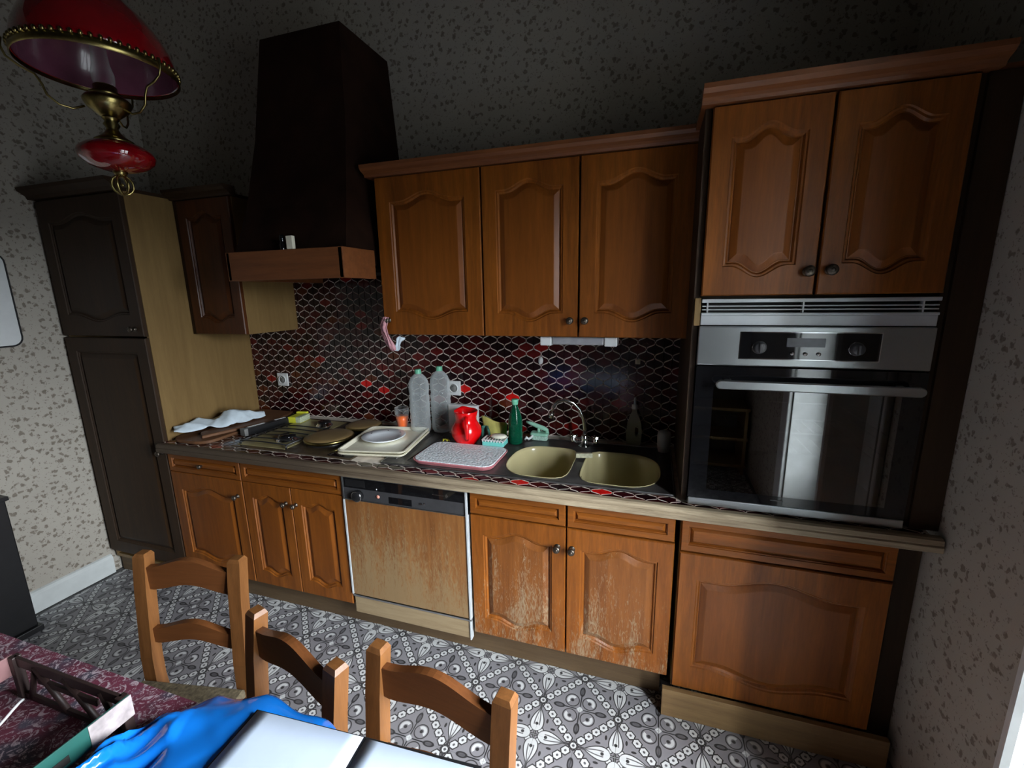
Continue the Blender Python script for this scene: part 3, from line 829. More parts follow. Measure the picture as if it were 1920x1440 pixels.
for n_, (bx, by, r, lab) in enumerate(((-.235, -.372, .118, 'large amber-brown round lid covering the front hotplate of the hob'), (-.185, -.160, .094, 'smaller amber-brown round lid covering the back hotplate of the hob'))):
    part('hotplate', B().lathe([(r * .88, 0), (r * .88, .010), (0, .010)], (bx, by, .868), 32), 'black', t)
    lt = thing('hotplate_lid', lab, 'lid', (bx, by, .878), 'brown lids on the hob')
    part('lid_top', B().lathe([(0, .022), (r * .7, .021), (r * .93, .018), (r * .97, .014)], (bx, by, .879), 40), 'lid', lt)
    part('lid_rim', B().lathe([(r * .96, .0155), (r, .013), (r * 1.005, .006), (r * .985, 0), (r * .93, 0)], (bx, by, .879), 40), 'brass', lt)

# ------------------------------------------------------------------ wall cabinets
YC, ZCB, ZCT = -.36, 1.396, 2.056
t = thing('wall_cabinet', 'single-door oak wall cabinet next to the hood with a pink cloth on its knob', 'cabinet', (.36, -.18, ZCB))
carcass(t, .120, .598, YC + .021, -.001, ZCB, ZCT, 'oak')
d = panel_door('door', t, .120, .598, ZCB, ZCT, YC, 'oak', 'panel', .066, .034); knob(d, .146, YC, 1.462)
t = thing('wall_cabinet', 'double-door oak wall cabinet above the sink with paired knobs', 'cabinet', (.99, -.18, ZCB))
carcass(t, .602, 1.392, YC + .021, -.001, ZCB, ZCT, 'oak')
d = panel_door('door', t, .602, .990, ZCB, ZCT, YC, 'oak', 'panel', .058, .034); knob(d, .962, YC, 1.462)
d = panel_door('door', t, .994, 1.392, ZCB, ZCT, YC, 'oak', 'panel', .058, .034); knob(d, 1.020, YC, 1.462)
def crown_prof(y, z): return [(y + .02, z), (y - .010, z), (y - .014, z + .008), (y - .022, z + .014), (y - .036, z + .020), (y - .045, z + .030), (y - .047, z + .042), (y + .02, z + .042)]
b = B().prism(crown_prof(YC, ZCT), .085, 1.398, 'yz').box(.085, 1.398, YC + .02, -.001, ZCT, ZCT + .015)
single('cornice', b, 'darkrail', 'red-brown cornice moulding along the top of the three-door wall cabinets', 'cornice', (.75, -.2, ZCT))
t = thing('wall_cabinet', 'small oak wall cabinet between the larder and the hood, shade put into its colour', 'cabinet', (-.87, -.18, 1.38))
carcass(t, -1.036, -.693, YC + .021, -.001, 1.386, 2.05, 'side')
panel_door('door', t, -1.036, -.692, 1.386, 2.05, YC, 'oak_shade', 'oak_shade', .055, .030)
part('crown', B().prism(crown_prof(YC, 2.05), -1.06, -.66, 'yz').box(-1.06, -.69, YC + .02, -.001, 2.05, 2.065), 'dark', t)
part('filler', B().box(-1.066, -1.038, YC + .01, YC + .025, 1.386, 2.05), 'dark', t)

# extractor hood
t = thing('extractor_hood', 'large dark plastered chimney hood with a red-brown wooden mantel beam', 'hood', (-.29, -.25, 1.64))
def hoodring(y, xl, xr, z): return [(xl, y, z), (xr, y, z), (xr, -.001, z), (xl, -.001, z)]
b = B().rings([hoodring(-.535, -.490, .088, 1.70), hoodring(-.535, -.490, .088, 1.765), hoodring(-.47, -.465, .060, 1.95), hoodring(-.40, -.440, .035, 2.25), hoodring(-.345, -.405, .006, 2.66)], True, close_first=True)
part('chimney', b, 'hood', t)
mb = B().box(-.500, .098, -.575, -.548, 1.642, 1.762, .003).box(.078, .100, -.575, -.362, 1.642, 1.762, .002).box(-.502, -.482, -.575, -.010, 1.642, 1.762, .002)
part('mantel_beam', mb, 'darkrail', t)
part('filter', B().box(-.480, .075, -.547, -.02, 1.672, 1.69), 'matte', t)
part('shelf', B().box(-.48, .078, -.547, -.536, 1.748, 1.762), 'dark', t)

single('pepper_pot', B().lathe([(.011, 0), (.012, .02), (.008, .03), (.010, .04), (.011, .052), (.006, .060), (0, .061)], (-.205, -.557, 1.7625), 16), 'gloss', 'tiny glossy black pot on the mantel of the hood', 'pot', (-.205, -.557, 1.7625))
single('matchbox', B().box(-.172, -.140, -.572, -.556, 1.7625, 1.815, .002), 'cream', 'small cream box standing upright on the mantel of the hood', 'box', (-.156, -.564, 1.7625))

# ------------------------------------------------------------------ oven tower
YO = -.578
t = thing('oven_housing', 'oak oven housing with two arched cupboard doors standing on the worktop', 'cabinet', (1.7, -.3, .866))
oh = B().box(1.388, 1.406, YO + .002, -.0125, .866, 2.08, .001, 1).box(2.006, 2.024, YO + .002, -.0125, .866, 2.08, .001, 1).box(1.406, 2.006, YO + .02, -.018, 2.06, 2.08).box(1.406, 2.006, YO + .02, -.018, 1.545, 1.562).box(1.406, 2.006, -.018, -.0125, .866, 2.08)
part('carcass', oh, 'dark', t)
d = panel_door('door', t, 1.406, 1.705, 1.551, 2.078, YO - .02, 'oak', 'panel', .052, .032); knob(d, 1.683, YO - .02, 1.618, .0155)
d = panel_door('door', t, 1.709, 2.006, 1.551, 2.078, YO - .02, 'oak', 'panel', .052, .032); knob(d, 1.737, YO - .02, 1.620, .0155)
part('crown', B().prism(crown_prof(YO - .02, 2.080), 1.375, 2.04, 'yz').box(1.375, 2.098, YO, -.013, 2.08, 2.095), 'darkrail', t)
part('filler', B().box(2.026, 2.098, YO - .005, YO + .015, .864, 2.08), 'dark', t)
part('filler_strip', B().box(1.392, 1.410, YO - .012, YO + .002, 1.462, 1.546, .001), 'side', t)
vg = thing('vent_grille', 'white louvred ventilation grille above the oven', 'grille', (1.7, YO, 1.46))
vf = B().box(1.411, 2.003, YO - .016, YO + .0, 1.464, 1.494, .002).box(1.411, 2.003, YO - .022, YO, 1.494, 1.502, .002).box(1.411, 2.003, YO - .022, YO, 1.532, 1.543, .002)
part('frame', vf, 'alu', vg)
for z in (1.511, 1.5215): part('slat', B().box(1.413, 2.001, YO - .018, YO - .004, z - .0018, z + .0018, .0008, 1), 'alu', vg)
for x in (1.428, 1.683, 1.965): part('upright', B().box(x - .002, x + .002, YO - .020, YO - .002, 1.50, 1.534), 'alu', vg)
part('back_plate', B().box(1.413, 2.001, YO - .002, YO + .001, 1.50, 1.534), 'matte', vg)

ov = thing('built_in_oven', 'stainless built-in oven with black glass door and bar handle', 'oven', (1.7, -.3, .866))
cv = B().box(1.409, 1.43, YO + .003, -.06, .868, 1.455).box(1.98, 2.003, YO + .003, -.06, .868, 1.455).box(1.43, 1.98, -.09, -.06, .868, 1.455).box(1.43, 1.98, YO + .003, -.09, .868, .90).box(1.43, 1.98, YO + .003, -.09, 1.30, 1.455)
part('cavity', cv, 'matte', ov)
cp = part('control_panel', B().box(1.408, 2.004, YO - .022, YO, 1.341, 1.461, .003), 'steel', ov)
yy = YO - .0225
part('control_bezel', B().box(1.524, 1.884, yy - .001, yy + .001, 1.362, 1.446, .0008), 'chrome', cp)
part('control_glass', B().box(1.527, 1.881, yy - .002, yy, 1.365, 1.443), 'gloss', cp)
part('display', B().box(1.650, 1.748, yy - .0026, yy - .002, 1.402, 1.428), 'screen', cp)
for x in (1.579, 1.825):
    part('dial', B().lathe([(0, .020), (.013, .020), (.016, .017), (.019, .004), (.019, 0)], (x, yy - .002, 1.399), 24, axis='y').box(x - .004, x + .004, yy - .028, yy - .020, 1.385, 1.413, .002), 'ctl', cp)
    part('dial_rim', B().tube([(x + .0185 * math.cos(a * PI / 12), yy - .004, 1.399 + .0185 * math.sin(a * PI / 12)) for a in range(24)], .0013, 6, closed=True), 'chrome', cp)
for x in (1.666, 1.700, 1.734): part('button', B().lathe([(0, .007), (.005, .006), (.0055, 0)], (x, yy - .002, 1.382), 12, axis='y'), 'chrome', cp)
dd = B(); dx0, dx1, dz0, dz1 = 1.408, 2.004, .893, 1.336
wx0, wx1, wz0, wz1 = 1.462, 1.952, .925, 1.272
dd.box(dx0, wx0, YO - .020, YO - .002, dz0, dz1).box(wx1, dx1, YO - .020, YO - .002, dz0, dz1).box(wx0, wx1, YO - .020, YO - .002, dz0, wz0).box(wx0, wx1, YO - .020, YO - .002, wz1, dz1)
od = part('oven_door', dd, 'gloss', ov)
part('door_glass', B().box(wx0, wx1, YO - .0198, YO - .015, wz0, wz1), 'ovenpane', od)
part('handle', B().prism(rrect(1.462, 1.982, 1.2755, 1.3025, .0134, 8), YO - .072, YO - .058, 'xz', .003).box(1.49, 1.51, YO - .06, YO - .02, 1.28, 1.298, .003).box(1.93, 1.95, YO - .06, YO - .02, 1.28, 1.298, .003), 'steel', od)
part('door_foot', B().box(1.409, 2.003, YO - .024, YO - .002, .867, .893, .002), 'steel', ov)
part('lettering', B().box(1.652, 1.688, YO - .0207, YO - .0203, .909, .912), 'ctl', od)
for z in (1.055, 1.124):
    g = B()
    for q in range(14): g.tube([(1.45 + q * .04, YO + .03, z), (1.45 + q * .04, -.12, z)], .0018, 5)
    g.tube([(1.432, YO + .03, z), (1.978, YO + .03, z)], .003, 6).tube([(1.432, -.12, z), (1.978, -.12, z)], .003, 6)
    part('oven_rack', g, 'chrome', ov)

# ------------------------------------------------------------------ wall fittings
for (x, z), lab in zip(SOCK, ('white wall socket on the red tiles above the chopping boards', 'white wall socket on the red tiles between the water bottles and the box')):
    s_ = thing('wall_socket', lab, 'socket', (x, -.012, z), 'white sockets on the tiles')
    part('plate', B().box(x - .039, x + .039, -.020, -.0106, z - .039, z + .039, .004), 'white', s_)
    part('socket_ring', B().lathe([(.026, 0), (.026, .004), (.022, .005), (.021, -.001)], (x, -.020, z), 28, axis='y'), 'white', s_)
    part('socket_well', B().lathe([(0, .0006), (.021, .0006), (.021, .0)], (x, -.0201, z), 28, axis='y'), 'roughgrey', s_)
    part('earth_pin', B().tube([(x, -.020, z + .012), (x, -.028, z + .012)], .0025, 8), 'chrome', s_)
hk = B().lathe([(0, .012), (.008, .010), (.0115, .004), (.012, 0)], (.755, -.0108, 1.246), 20, 1, 1.7, axis='y'); hk.tube([(.755, -.020, 1.236), (.755, -.030, 1.232), (.755, -.032, 1.240)], .003, 8)
single('adhesive_hook', hk, 'white', 'small white oval adhesive hook on the tiles above the green bottle', 'hook', (.755, -.0108, 1.246))
single('square_hook', B().box(1.201, 1.223, -.021, -.0108, 1.243, 1.265, .003).box(1.208, 1.216, -.030, -.020, 1.246, 1.252, .001), 'cream', 'tiny cream square hook on the dark tiles right of the tap', 'hook', (1.212, -.0108, 1.254))
ul = thing('cabinet_light', 'slim grey light fitting with white end caps under the wall cabinet', 'light', (.99, -.27, 1.37))
part('tube_cover', B().box(.880, 1.090, -.325, -.235, 1.362, 1.3945, .006), plain('grey_diffuser', (.30, .30, .32), .4), ul)
part('end_cap', B().box(.832, .879, -.328, -.232, 1.358, 1.3945, .004), 'white', ul); part('end_cap', B().box(1.091, 1.140, -.328, -.232, 1.358, 1.3945, .004), 'white', ul)
wbd = thing('whiteboard', 'rounded white board with thin black rim on the left wall', 'whiteboard', (XL_, -1.02, 1.56))
def yz_plate(poly, x0, x1): return B().prism(poly, x0, x1, 'yz')
part('rim', yz_plate(rrect(-1.30, -.740, 1.355, 1.80, .045), XL_ + .0005, XL_ + .012), 'black', wbd)
part('face', yz_plate(rrect(-1.292, -.748, 1.363, 1.792, .038), XL_ + .010, XL_ + .0135), 'white', wbd)
st = thing('low_cabinet', 'low black cabinet against the left wall beside the baseboard', 'cabinet', (-1.60, -1.35, 0))
part('body', B().box(XL_ + .02, -1.515, -1.70, -1.012, .03, .68, .005), 'black', st)
part('top', B().box(XL_ + .02, -1.505, -1.71, -1.002, .68, .70, .004), 'black', st); part('base', B().box(XL_ + .02, -1.500, -1.71, -1.0, 0, .03, .004), 'black', st)
# towel on the knob
tw = thing('hand_towel', 'narrow pink and white cloth hanging from the knob of the left wall cabinet', 'towel', (.146, YC - .03, 1.46))
def ribbon(pts, wv):
    b = B(); n = len(pts) - 1
    def f(u, v):
        k = min(int(u * n), n - 1); s_ = u * n - k; p = Vector(pts[k]).lerp(Vector(pts[k + 1]), s_)
        return p + Vector(wv) * (v - .5) * (1 + .3 * math.sin(u * 9)) + Vector((0, .004 * math.sin(v * 9 + u * 7), 0))
    return b.grid(f, 24, 5)
part('loop', ribbon([(.140, YC - .026, 1.478), (.122, YC - .022, 1.445), (.118, YC - .012, 1.405), (.135, YC - .006, 1.36), (.158, YC - .002, 1.325)], (.022, -.010, .002)), 'pink', tw, solid=.003)
part('loop', ribbon([(.150, YC - .026, 1.476), (.140, YC - .030, 1.43), (.144, YC - .014, 1.39), (.156, YC - .006, 1.35), (.160, YC - .002, 1.327)], (.018, .006, .002)), 'pink', tw, solid=.003)
part('fold', ribbon([(.160, YC + .010, 1.325), (.176, YC + .01, 1.345), (.184, YC + .012, 1.372), (.196, YC + .02, 1.385)], (.020, .012, -.008)), 'tissue', tw, solid=.004)

# ------------------------------------------------------------------ things on the worktop
TZ = .8620
single('round_board', B().prism(rrect(-1.045, -.80, -.585, -.27, .075, 8), TZ, TZ + .016, 'xy', .003), 'board', 'dark brown rounded chopping board under the crumpled white paper', 'board', (-.92, -.43, TZ))
b = B().prism([(-1.02, -.035), (-.775, -.035), (-.740, -.20), (-.862, -.545), (-.93, -.50)], TZ + .017, TZ + .032, 'xy', .003)
single('chopping_board', b, 'board', 'reddish-brown straight-edged chopping board lying against the tiled wall', 'board', (-.87, -.25, TZ + .016))
def crumple(u, v):
    cx, cy = lerp(-1.050, -.840, u), lerp(-.545, -.175, u) + .02 * math.sin(u * 6)
    w_ = .085 + .075 * math.sin(PI * min(1, u * 1.1)) + .02 * math.sin(u * 13 + 1) - .05 * max(0, u - .8) / .2
    x = cx + .80 * (v - .5) * w_; y = cy - .58 * (v - .5) * w_
    sv = max(0.0, math.sin(PI * v)) ** .8
    hump = .024 + .046 * math.exp(-((u - .66) / .17) ** 2) + .014 * math.exp(-((u - .22) / .10) ** 2)
    fold = .010 * (1 - abs(math.sin(u * 9.3 + v * 3.2))) ** 2 + .008 * (1 - abs(math.sin(v * 6.5 - u * 11))) ** 2
    return (x, y, TZ + .037 + sv * hump + fold)
pp = B().grid(crumple, 40, 20)
single('paper_wrap', pp, 'tissue', 'crumpled white paper lying on the chopping boards at the left end', 'paper', (-.96, -.38, TZ + .03), solid=.002)
R1 = Matrix.Translation((.012, 0, 0)) @ rot(-.715, -.27, math.radians(-12))
fb = thing('foil_box', 'long narrow black and grey box lying between chopping board and hob', 'box', (-.715, -.27, TZ))
fb_ = B().box(-.735, -.700, -.405, -.135, TZ + .001, TZ + .040, .002).xf(R1); part('carton', fb_, 'black', fb)
part('end_flap', B().box(-.741, -.699, -.425, -.406, TZ + .002, TZ + .041, .002).xf(R1), 'roughgrey', fb)
part('label_strip', B().box(-.7352, -.722, -.39, -.30, TZ + .040, TZ + .0412).box(-.7352, -.722, -.24, -.18, TZ + .040, TZ + .0412).xf(R1), 'white', fb)
sp_ = thing('sponge_packet', 'bright yellow packet with a green striped label behind the hob', 'packet', (-.645, -.13, .870))
R2 = Matrix.Translation((-.655, -.085, 0)) @ Matrix.Rotation(math.radians(8), 4, 'Z') @ Matrix.Translation((.655, .085, 0))
part('packet', B().box(-.690, -.610, -.180, -.090, .870, .905, .004).xf(R2), 'yellow', sp_)
part('label', B().box(-.640, -.6094, -.1806, -.0894, .872, .9056, .003).xf(R2), plain('pale_label', (.50, .55, .38), .5, var=.3, nscale=150), sp_)
part('flap', B().box(-.695, -.63, -.092, -.070, .885, .913, .003).xf(R2), 'yellow', sp_)

# cup of orange liquid
t = thing('glass_tumbler', 'glass tumbler half full of bright orange liquid', 'glass', (.033, -.13, .869))
part('glass', B().lathe([(0, 0), (.024, 0), (.027, .03), (.030, .055), (.034, .08), (.038, .105), (.036, .125), (.0345, .125), (.0365, .105), (.0336, .081)], (.033, -.13, .869), 28), 'glass', t)
part('drink', B().lathe([(0, .0008), (.0234, .0008), (.0264, .03), (.0294, .055), (.0334, .080), (0, .080)], (.033, -.13, .869), 28), 'orange', t)
# two water bottles
for (x, y, h, lab) in ((.149, -.140, .335, 'left of the two empty clear water bottles with green caps'), (.244, -.092, .345, 'right, slightly taller of the two empty clear water bottles')):
    k = h / .34; z0 = .868
    t = thing('water_bottle', lab, 'bottle', (x, y, z0), 'empty clear water bottles')
    pr = [(0, .004), (.025, 0), (.044, .006), (.052, .025), (.053, .06)]
    for q in range(9): pr += [(.0535 if q % 2 else .0505, .075 + q * .016)]
    pr += [(.048, .205), (.051, .225), (.053, .25), (.050, .272), (.040, .295), (.024, .312), (.015, .318), (.014, .330)]
    part('bottle', B().lathe([(r * .98, z * k) for r, z in pr], (x, y, z0), 32), 'clear', t)
    part('cap', B().lathe([(.0165, .318), (.0165, .336), (.0155, .340), (0, .340)], (x, y, z0 + (k - 1) * .34), 20), plain('green_cap', (.16, .52, .34), .4), t)
# box behind the jug
t = thing('white_carton', 'white upright carton with grey patch behind the red jug', 'carton', (.37, -.05, .869))
part('box', B().box(.296, .452, -.115, -.085, .869, 1.022, .002), 'white', t)
part('printed_patch', B().box(.432, .447, -.1162, -.1148, .962, 1.008), 'roughgrey', t)
# jug
jx, jy, jz = .446, -.236, .8685
t = thing('jug', 'glossy red ceramic jug with round belly and handle towards the room', 'jug', (jx, jy, jz))
b = B().lathe([(0, .004), (.040, 0), (.043, .004), (.058, .020), (.070, .045), (.073, .065), (.068, .088), (.056, .106), (.050, .118), (.051, .135), (.055, .152), (.057, .162), (.055, .164), (.052, .152), (.048, .135), (.046, .118), (.052, .104), (.063, .088), (.068, .065), (.065, .045), (.050, .018), (0, .012)], (jx, jy, jz), 40)
for v in b.bm.verts:
    dx, dy, dz = v.co.x - jx, v.co.y - jy, v.co.z - jz
    if dz > .13:
        a = math.atan2(dy, dx); kk = math.exp(-((a - 2.2) ** 2) * 6) * (dz - .13) / .04
        v.co.x += math.cos(2.2) * .014 * kk; v.co.y += math.sin(2.2) * .014 * kk; v.co.z += .006 * kk
part('body', b, 'red', t)
ang = math.radians(-65); ux, uy = math.cos(ang), math.sin(ang)
part('handle', B().tube([(jx + ux * d, jy + uy * d, jz + z) for d, z in ((.050, .142), (.070, .146), (.088, .135), (.098, .110), (.099, .085), (.090, .058), (.070, .040))], .0085, 12, .75), 'red', t)
# small yellow flower heads
t = thing('flower_sprig', 'wilted yellow-green sprig lying behind the quilted tray', 'sprig', (.33, -.24, .868))
for q in range(6):
    a = q * 1.1; part('leaf', B().grid(lambda u, v, a=a: (.335 + math.cos(a) * (.004 + u * .018) - math.sin(a) * (v - .5) * .010 * math.sin(PI * (u * .9 + .05)), -.235 + math.sin(a) * (.004 + u * .018) + math.cos(a) * (v - .5) * .010 * math.sin(PI * (u * .9 + .05)), .869 + .008 * math.sin(PI * u) + q * .0012), 5, 3), 'yellow', t, solid=.001)
# trays + plate
Rt = rot(.075, -.345, math.radians(9))
def tray(b, x0, x1, y0, y1, z, h=.016, r=.03):
    o_ = rrect(x0, x1, y0, y1, r, 5); i1 = rrect(x0 + .008, x1 - .008, y0 + .008, y1 - .008, r * .8, 5); i2 = rrect(x0 + .022, x1 - .022, y0 + .022, y1 - .022, r * .6, 5)
    base = rrect(x0 + .020, x1 - .020, y0 + .020, y1 - .020, r * .6, 5)
    P = lambda ps, zz: [(a, c, zz) for a, c in ps]
    b.rings([P(base, z), P(o_, z + h - .003), P(o_, z + h), P(i1, z + h + .001), P(i2, z + .005)], True, close_first=True)
    return b
for q, (z, lab) in enumerate(((.8685, 'lower of the two stacked cream trays on the drainer'), (.8795, 'upper of the two stacked cream trays, carrying the white plate'))):
    bb_ = tray(B(), -.085, .235, -.530, -.160, z + q * .004).xf(rot(.075, -.345, math.radians(9 + q * .8)))
    single('cream_tray', bb_, 'cream', lab, 'tray', (.075, -.345, z), 'stacked cream trays')
pxc, pyc = .055, -.335
t = thing('dinner_plate', 'white round china plate lying on the cream trays', 'plate', (pxc, pyc, .889))
part('plate', B().lathe([(0, .004), (.055, .004), (.070, .010), (.102, .021), (.104, .019), (.072, .004), (.050, 0), (0, 0)], (pxc, pyc, .8895), 48), 'plate', t)
for a in (1.9, 2.9, 1.0):
    part('blue_motif', B().lathe([(0, .001), (.004, .0008), (.0045, 0)], (pxc + .086 * math.cos(a), pyc + .086 * math.sin(a), .9055), 8), 'ctl', t)
# quilted tray
t = thing('drying_tray', 'pink-rimmed tray with a white quilted draining mat by the left basin', 'tray', (.49, -.41, .8685))
part('tray_base', B().rings([[(a, c, .8688) for a, c in rrect(.318, .672, -.528, -.292, .045)], [(a, c, .883) for a, c in rrect(.308, .682, -.538, -.284, .05)], [(a, c, .885) for a, c in rrect(.310, .680, -.536, -.286, .05)], [(a, c, .8835) for a, c in rrect(.314, .676, -.532, -.288, .048)]], True, close_first=True), 'pinkrim', t)
part('mat', B().prism(rrect(.315, .675, -.531, -.289, .046), .8835, .8875, 'xy', .0015), 'quilt', t)
# cloths behind bottle
def ycl(u, v):
    x = lerp(.500, .606, u) ; z = lerp(.8695, .972 - .032 * u, v) + .003 * math.sin(u * 8); y = -.115 - .020 * math.sin(PI * u) * (1 - v * .5) + .045 * v * 0
    return (x - .025 * v * (1 - u), y + .012 * v, z)
single('sponge_cloth', B().grid(ycl, 14, 10), 'cloth_y', 'mustard-yellow sponge cloth standing folded behind the green bottle', 'cloth', (.54, -.12, .869), solid=.010)
def gcl(u, v): return (lerp(.500, .566, u) - .022 * v * u, -.190 + .02 * math.sin(u * 5) + .02 * v, lerp(.8695, .940 - .006 * u, v))
single('scouring_cloth', B().grid(gcl, 10, 8), 'cloth_g', 'dark teal cloth leaning between the red jug and the soap dish', 'cloth', (.53, -.18, .869), solid=.012)
# soap dish
t = thing('soap_dish', 'turquoise slotted soap dish beside the quilted tray', 'soap dish', (.60, -.262, .868))
part('tray_base', B().box(.548, .652, -.296, -.230, .8885, .9085, .003), 'turq', t)
rk = B().box(.546, .654, -.298, -.294, .914, .918, .001).box(.546, .654, -.232, -.228, .914, .918, .001).box(.546, .550, -.298, -.228, .914, .918, .001).box(.650, .654, -.298, -.228, .914, .918, .001)
for q in range(8): rk.box(.549 + q * .0137, .553 + q * .0137, -.297, -.229, .907, .9165)
part('rack', rk, 'white', t)
single('soap_bar', B().lathe([(0, 0), (.020, .001), (.027, .007), (.027, .012), (.020, .018), (0, .019)], (.618, -.262, .9185), 28, 1.45, .9), 'soap', 'cream oval soap bar on the turquoise dish', 'soap', (.618, -.262, .9185))
# green bottle
gx, gy, gz = .668, -.165, .868
t = thing('green_bottle', 'dark green plastic bottle with light green cap by the basin', 'bottle', (gx, gy, gz))
part('bottle', B().lathe([(0, .003), (.030, 0), (.0345, .006), (.0345, .05), (.0325, .058), (.0345, .066), (.0345, .10), (.032, .125), (.025, .150), (.016, .172), (.012, .184), (.012, .196)], (gx, gy, gz), 32), 'gbottle', t)
part('cap', B().lathe([(.014, .190), (.0165, .205), (.017, .213), (.015, .215), (0, .215)], (gx, gy, gz), 20), plain('pale_green_cap', (.20, .60, .40), .4), t)
# mint brush
t = thing('scrubbing_brush', 'mint green scrubbing brush with an arched handle behind the green bottle', 'brush', (.765, -.085, .868))
part('brush_block', B().prism(rrect(.722, .812, -.112, -.062, .014), .8895, .905, 'xy', .004), 'mint', t)
part('bristles', B().prism(rrect(.727, .807, -.108, -.066, .012), .8685, .8895, 'xy', .001), plain('pale_bristles', (.42, .62, .52), .9, var=.4, nscale=200, bmp=.8), t)
part('handle', B().tube([(.806, -.087, .903), (.803, -.087, .918), (.785, -.087, .926), (.755, -.087, .936), (.725, -.087, .946), (.700, -.087, .952)], [.006, .007, .0085, .008, .007, .004], 10, 1.4).tube([(.762, -.087, .904), (.764, -.087, .930)], .006, 8, 1.3), 'mint', t)
single('white_brush_head', B().tube([(.702, -.125, .874), (.712, -.123, .885), (.720, -.118, .876), (.732, -.112, .884), (.742, -.106, .900)], [.006, .008, .007, .006, .004], 10), 'white', 'small curled white rag between green bottle and mint brush', 'rag', (.715, -.12, .868))
# sponge on the divider
Rs = Matrix.Translation((1.010, -.275, .880)) @ Matrix.Rotation(.25, 4, 'Z') @ Matrix.Rotation(-.25, 4, 'X')
single('sponge', B().box(-.036, .036, -.028, .028, -.010, .010, .004, mat=Rs), 'sponge', 'worn pale sponge on the ridge between the two basins', 'sponge', (1.005, -.255, .869))
# spray bottle and beaker in the dark corner
sx_, sy_ = 1.208, -.040
t = thing('cleaner_bottle', 'hazy cleaning bottle with handle hole and white cap in the dark corner behind the sink', 'bottle', (sx_, sy_, .869))
ring_o = [(.030, 0), (.034, .02), (.035, .06), (.031, .10), (.020, .135), (.011, .155), (.011, .170)]
pol = [(sx_ + a, .869 + z) for a, z in ring_o] + [(sx_ - a, .869 + z) for a, z in ring_o[::-1]]
hole = [(sx_ + .012 + .008 * math.cos(k * PI / 6), .869 + .065 + .027 * math.sin(k * PI / 6)) for k in range(12)]
tb_ = plate_with_holes(pol, [hole], -.015, .015)
bo = B(); bo.merge(tb_); bo.xf(Matrix(((1, 0, 0, 0), (0, 0, 1, sy_), (0, 1, 0, 0), (0, 0, 0, 1))))
part('bottle', bo, 'hazy', t)
part('cap', B().lathe([(.014, .170), (.014, .188), (.007, .190), (.005, .222), (0, .224)], (sx_, sy_, .869), 18), 'white', t)
t = single('beaker', B().lathe([(0, 0), (.024, 0), (.028, .03), (.029, .07), (.027, .088), (.018, .094), (0, .095)], (1.340, -.105, .8685), 24), plain('dull_white_plastic', (.5, .5, .49), .5), 'plain white lidded pot at the right end of the sink', 'pot', (1.340, -.105, .8685))

# ------------------------------------------------------------------ chairs
def make_chair(label):
    t = thing('ladder_back_chair', label, 'chair', (0, 0, 0), 'ladder-back chairs at the table')
    W2, H = .157, .81      # half distance between post centres; origin under the back, +y = towards the kitchen
    def post(sx):
        b = B(); c = .0205
        # back post, leaning back a little at the top, pyramid-chamfered top
        def ring(z, y, k=1, kx=1): return [(sx * W2 - c * k, y - c * k * .85, z), (sx * W2 + c * k, y - c * k * .85, z), (sx * W2 + c * k, y + c * k * .85, z), (sx * W2 - c * k, y + c * k * .85, z)]
        b.rings([ring(0, .02, .8), ring(.05, .015, .95), ring(.40, -.012, 1), ring(.48, -.010, 1), ring(.70, .012, 1), ring(H - .010, .026, 1), ring(H, .027, .72)], True, close_first=True)
        return b
    for s_ in (-1, 1): part('post', post(s_), 'chair', t)
    def slat(z0, h, arch, y):
        b = B(); n = 18; top = []; bot = []
        x0, x1 = -W2 + .018, W2 - .018
        def hp(u): return (1 - math.cos(2 * PI * u)) / 2
        for k in range(n + 1):
            u = k / n; top.append((lerp(x0, x1, u), z0 + h + arch * hp(u))); bot.append((lerp(x0, x1, u), z0 + arch * .75 * hp(u)))
        b.prism(bot + top[::-1], y - .010, y + .010, 'xz'); bmesh.ops.bevel(b.bm, geom=[e_ for e_ in b.bm.edges if abs(e_.verts[0].co.y - e_.verts[1].co.y) < 1e-6], offset=.002, segments=1, affect='EDGES')
        return b
    part('slat', slat(.695, .075, .032, .018), 'chair_h', t)
    part('slat', slat(.520, .050, .030, .001), 'chair_h', t)
    seat = B().prism([(-.175, -.005), (.175, -.005), (.205, -.375), (-.205, -.375)], .425, .455, 'xy', .008)
    bmesh.ops.translate(seat.bm, vec=(0, -.03, -.045), verts=seat.bm.verts); part('seat', seat, 'rush', t)
    for s_ in (-1, 1):
        part('front_leg', B().box(s_ * .19 - .019, s_ * .19 + .019, -.375, -.337, 0, .43, .003), 'chair', t)
        part('side_rail', B().tube([(s_ * .158, -.01, .20), (s_ * .19, -.355, .20)], .011, 8), 'chair_h', t)
    part('front_rail', B().tube([(-.19, -.356, .26), (.19, -.356, .26)], .011, 8), 'chair_h', t)
    part('back_rail', B().tube([(-.155, .0, .25), (.155, .0, .25)], .011, 8), 'chair_h', t)
    return t
c1 = make_chair('leftmost ladder-back wooden chair, showing two curved slats, beside the flowered tablecloth')
c2 = copy_tree(c1); c3 = copy_tree(c1)
tag(c2, 'middle ladder-back wooden chair, turned clockwise, behind the blue bag', 'chair', 'ladder-back chairs at the table')
tag(c3, 'rightmost ladder-back wooden chair, nearest the sheets of paper', 'chair', 'ladder-back chairs at the table')
CH = [(c1, -.035, -1.262, 11), (c2, .505, -1.430, -15), (c3, .872, -1.418, -7)]
for c, x, y, a in CH: c.location = (x, y, 0); c.rotation_euler = (0, 0, math.radians(a))

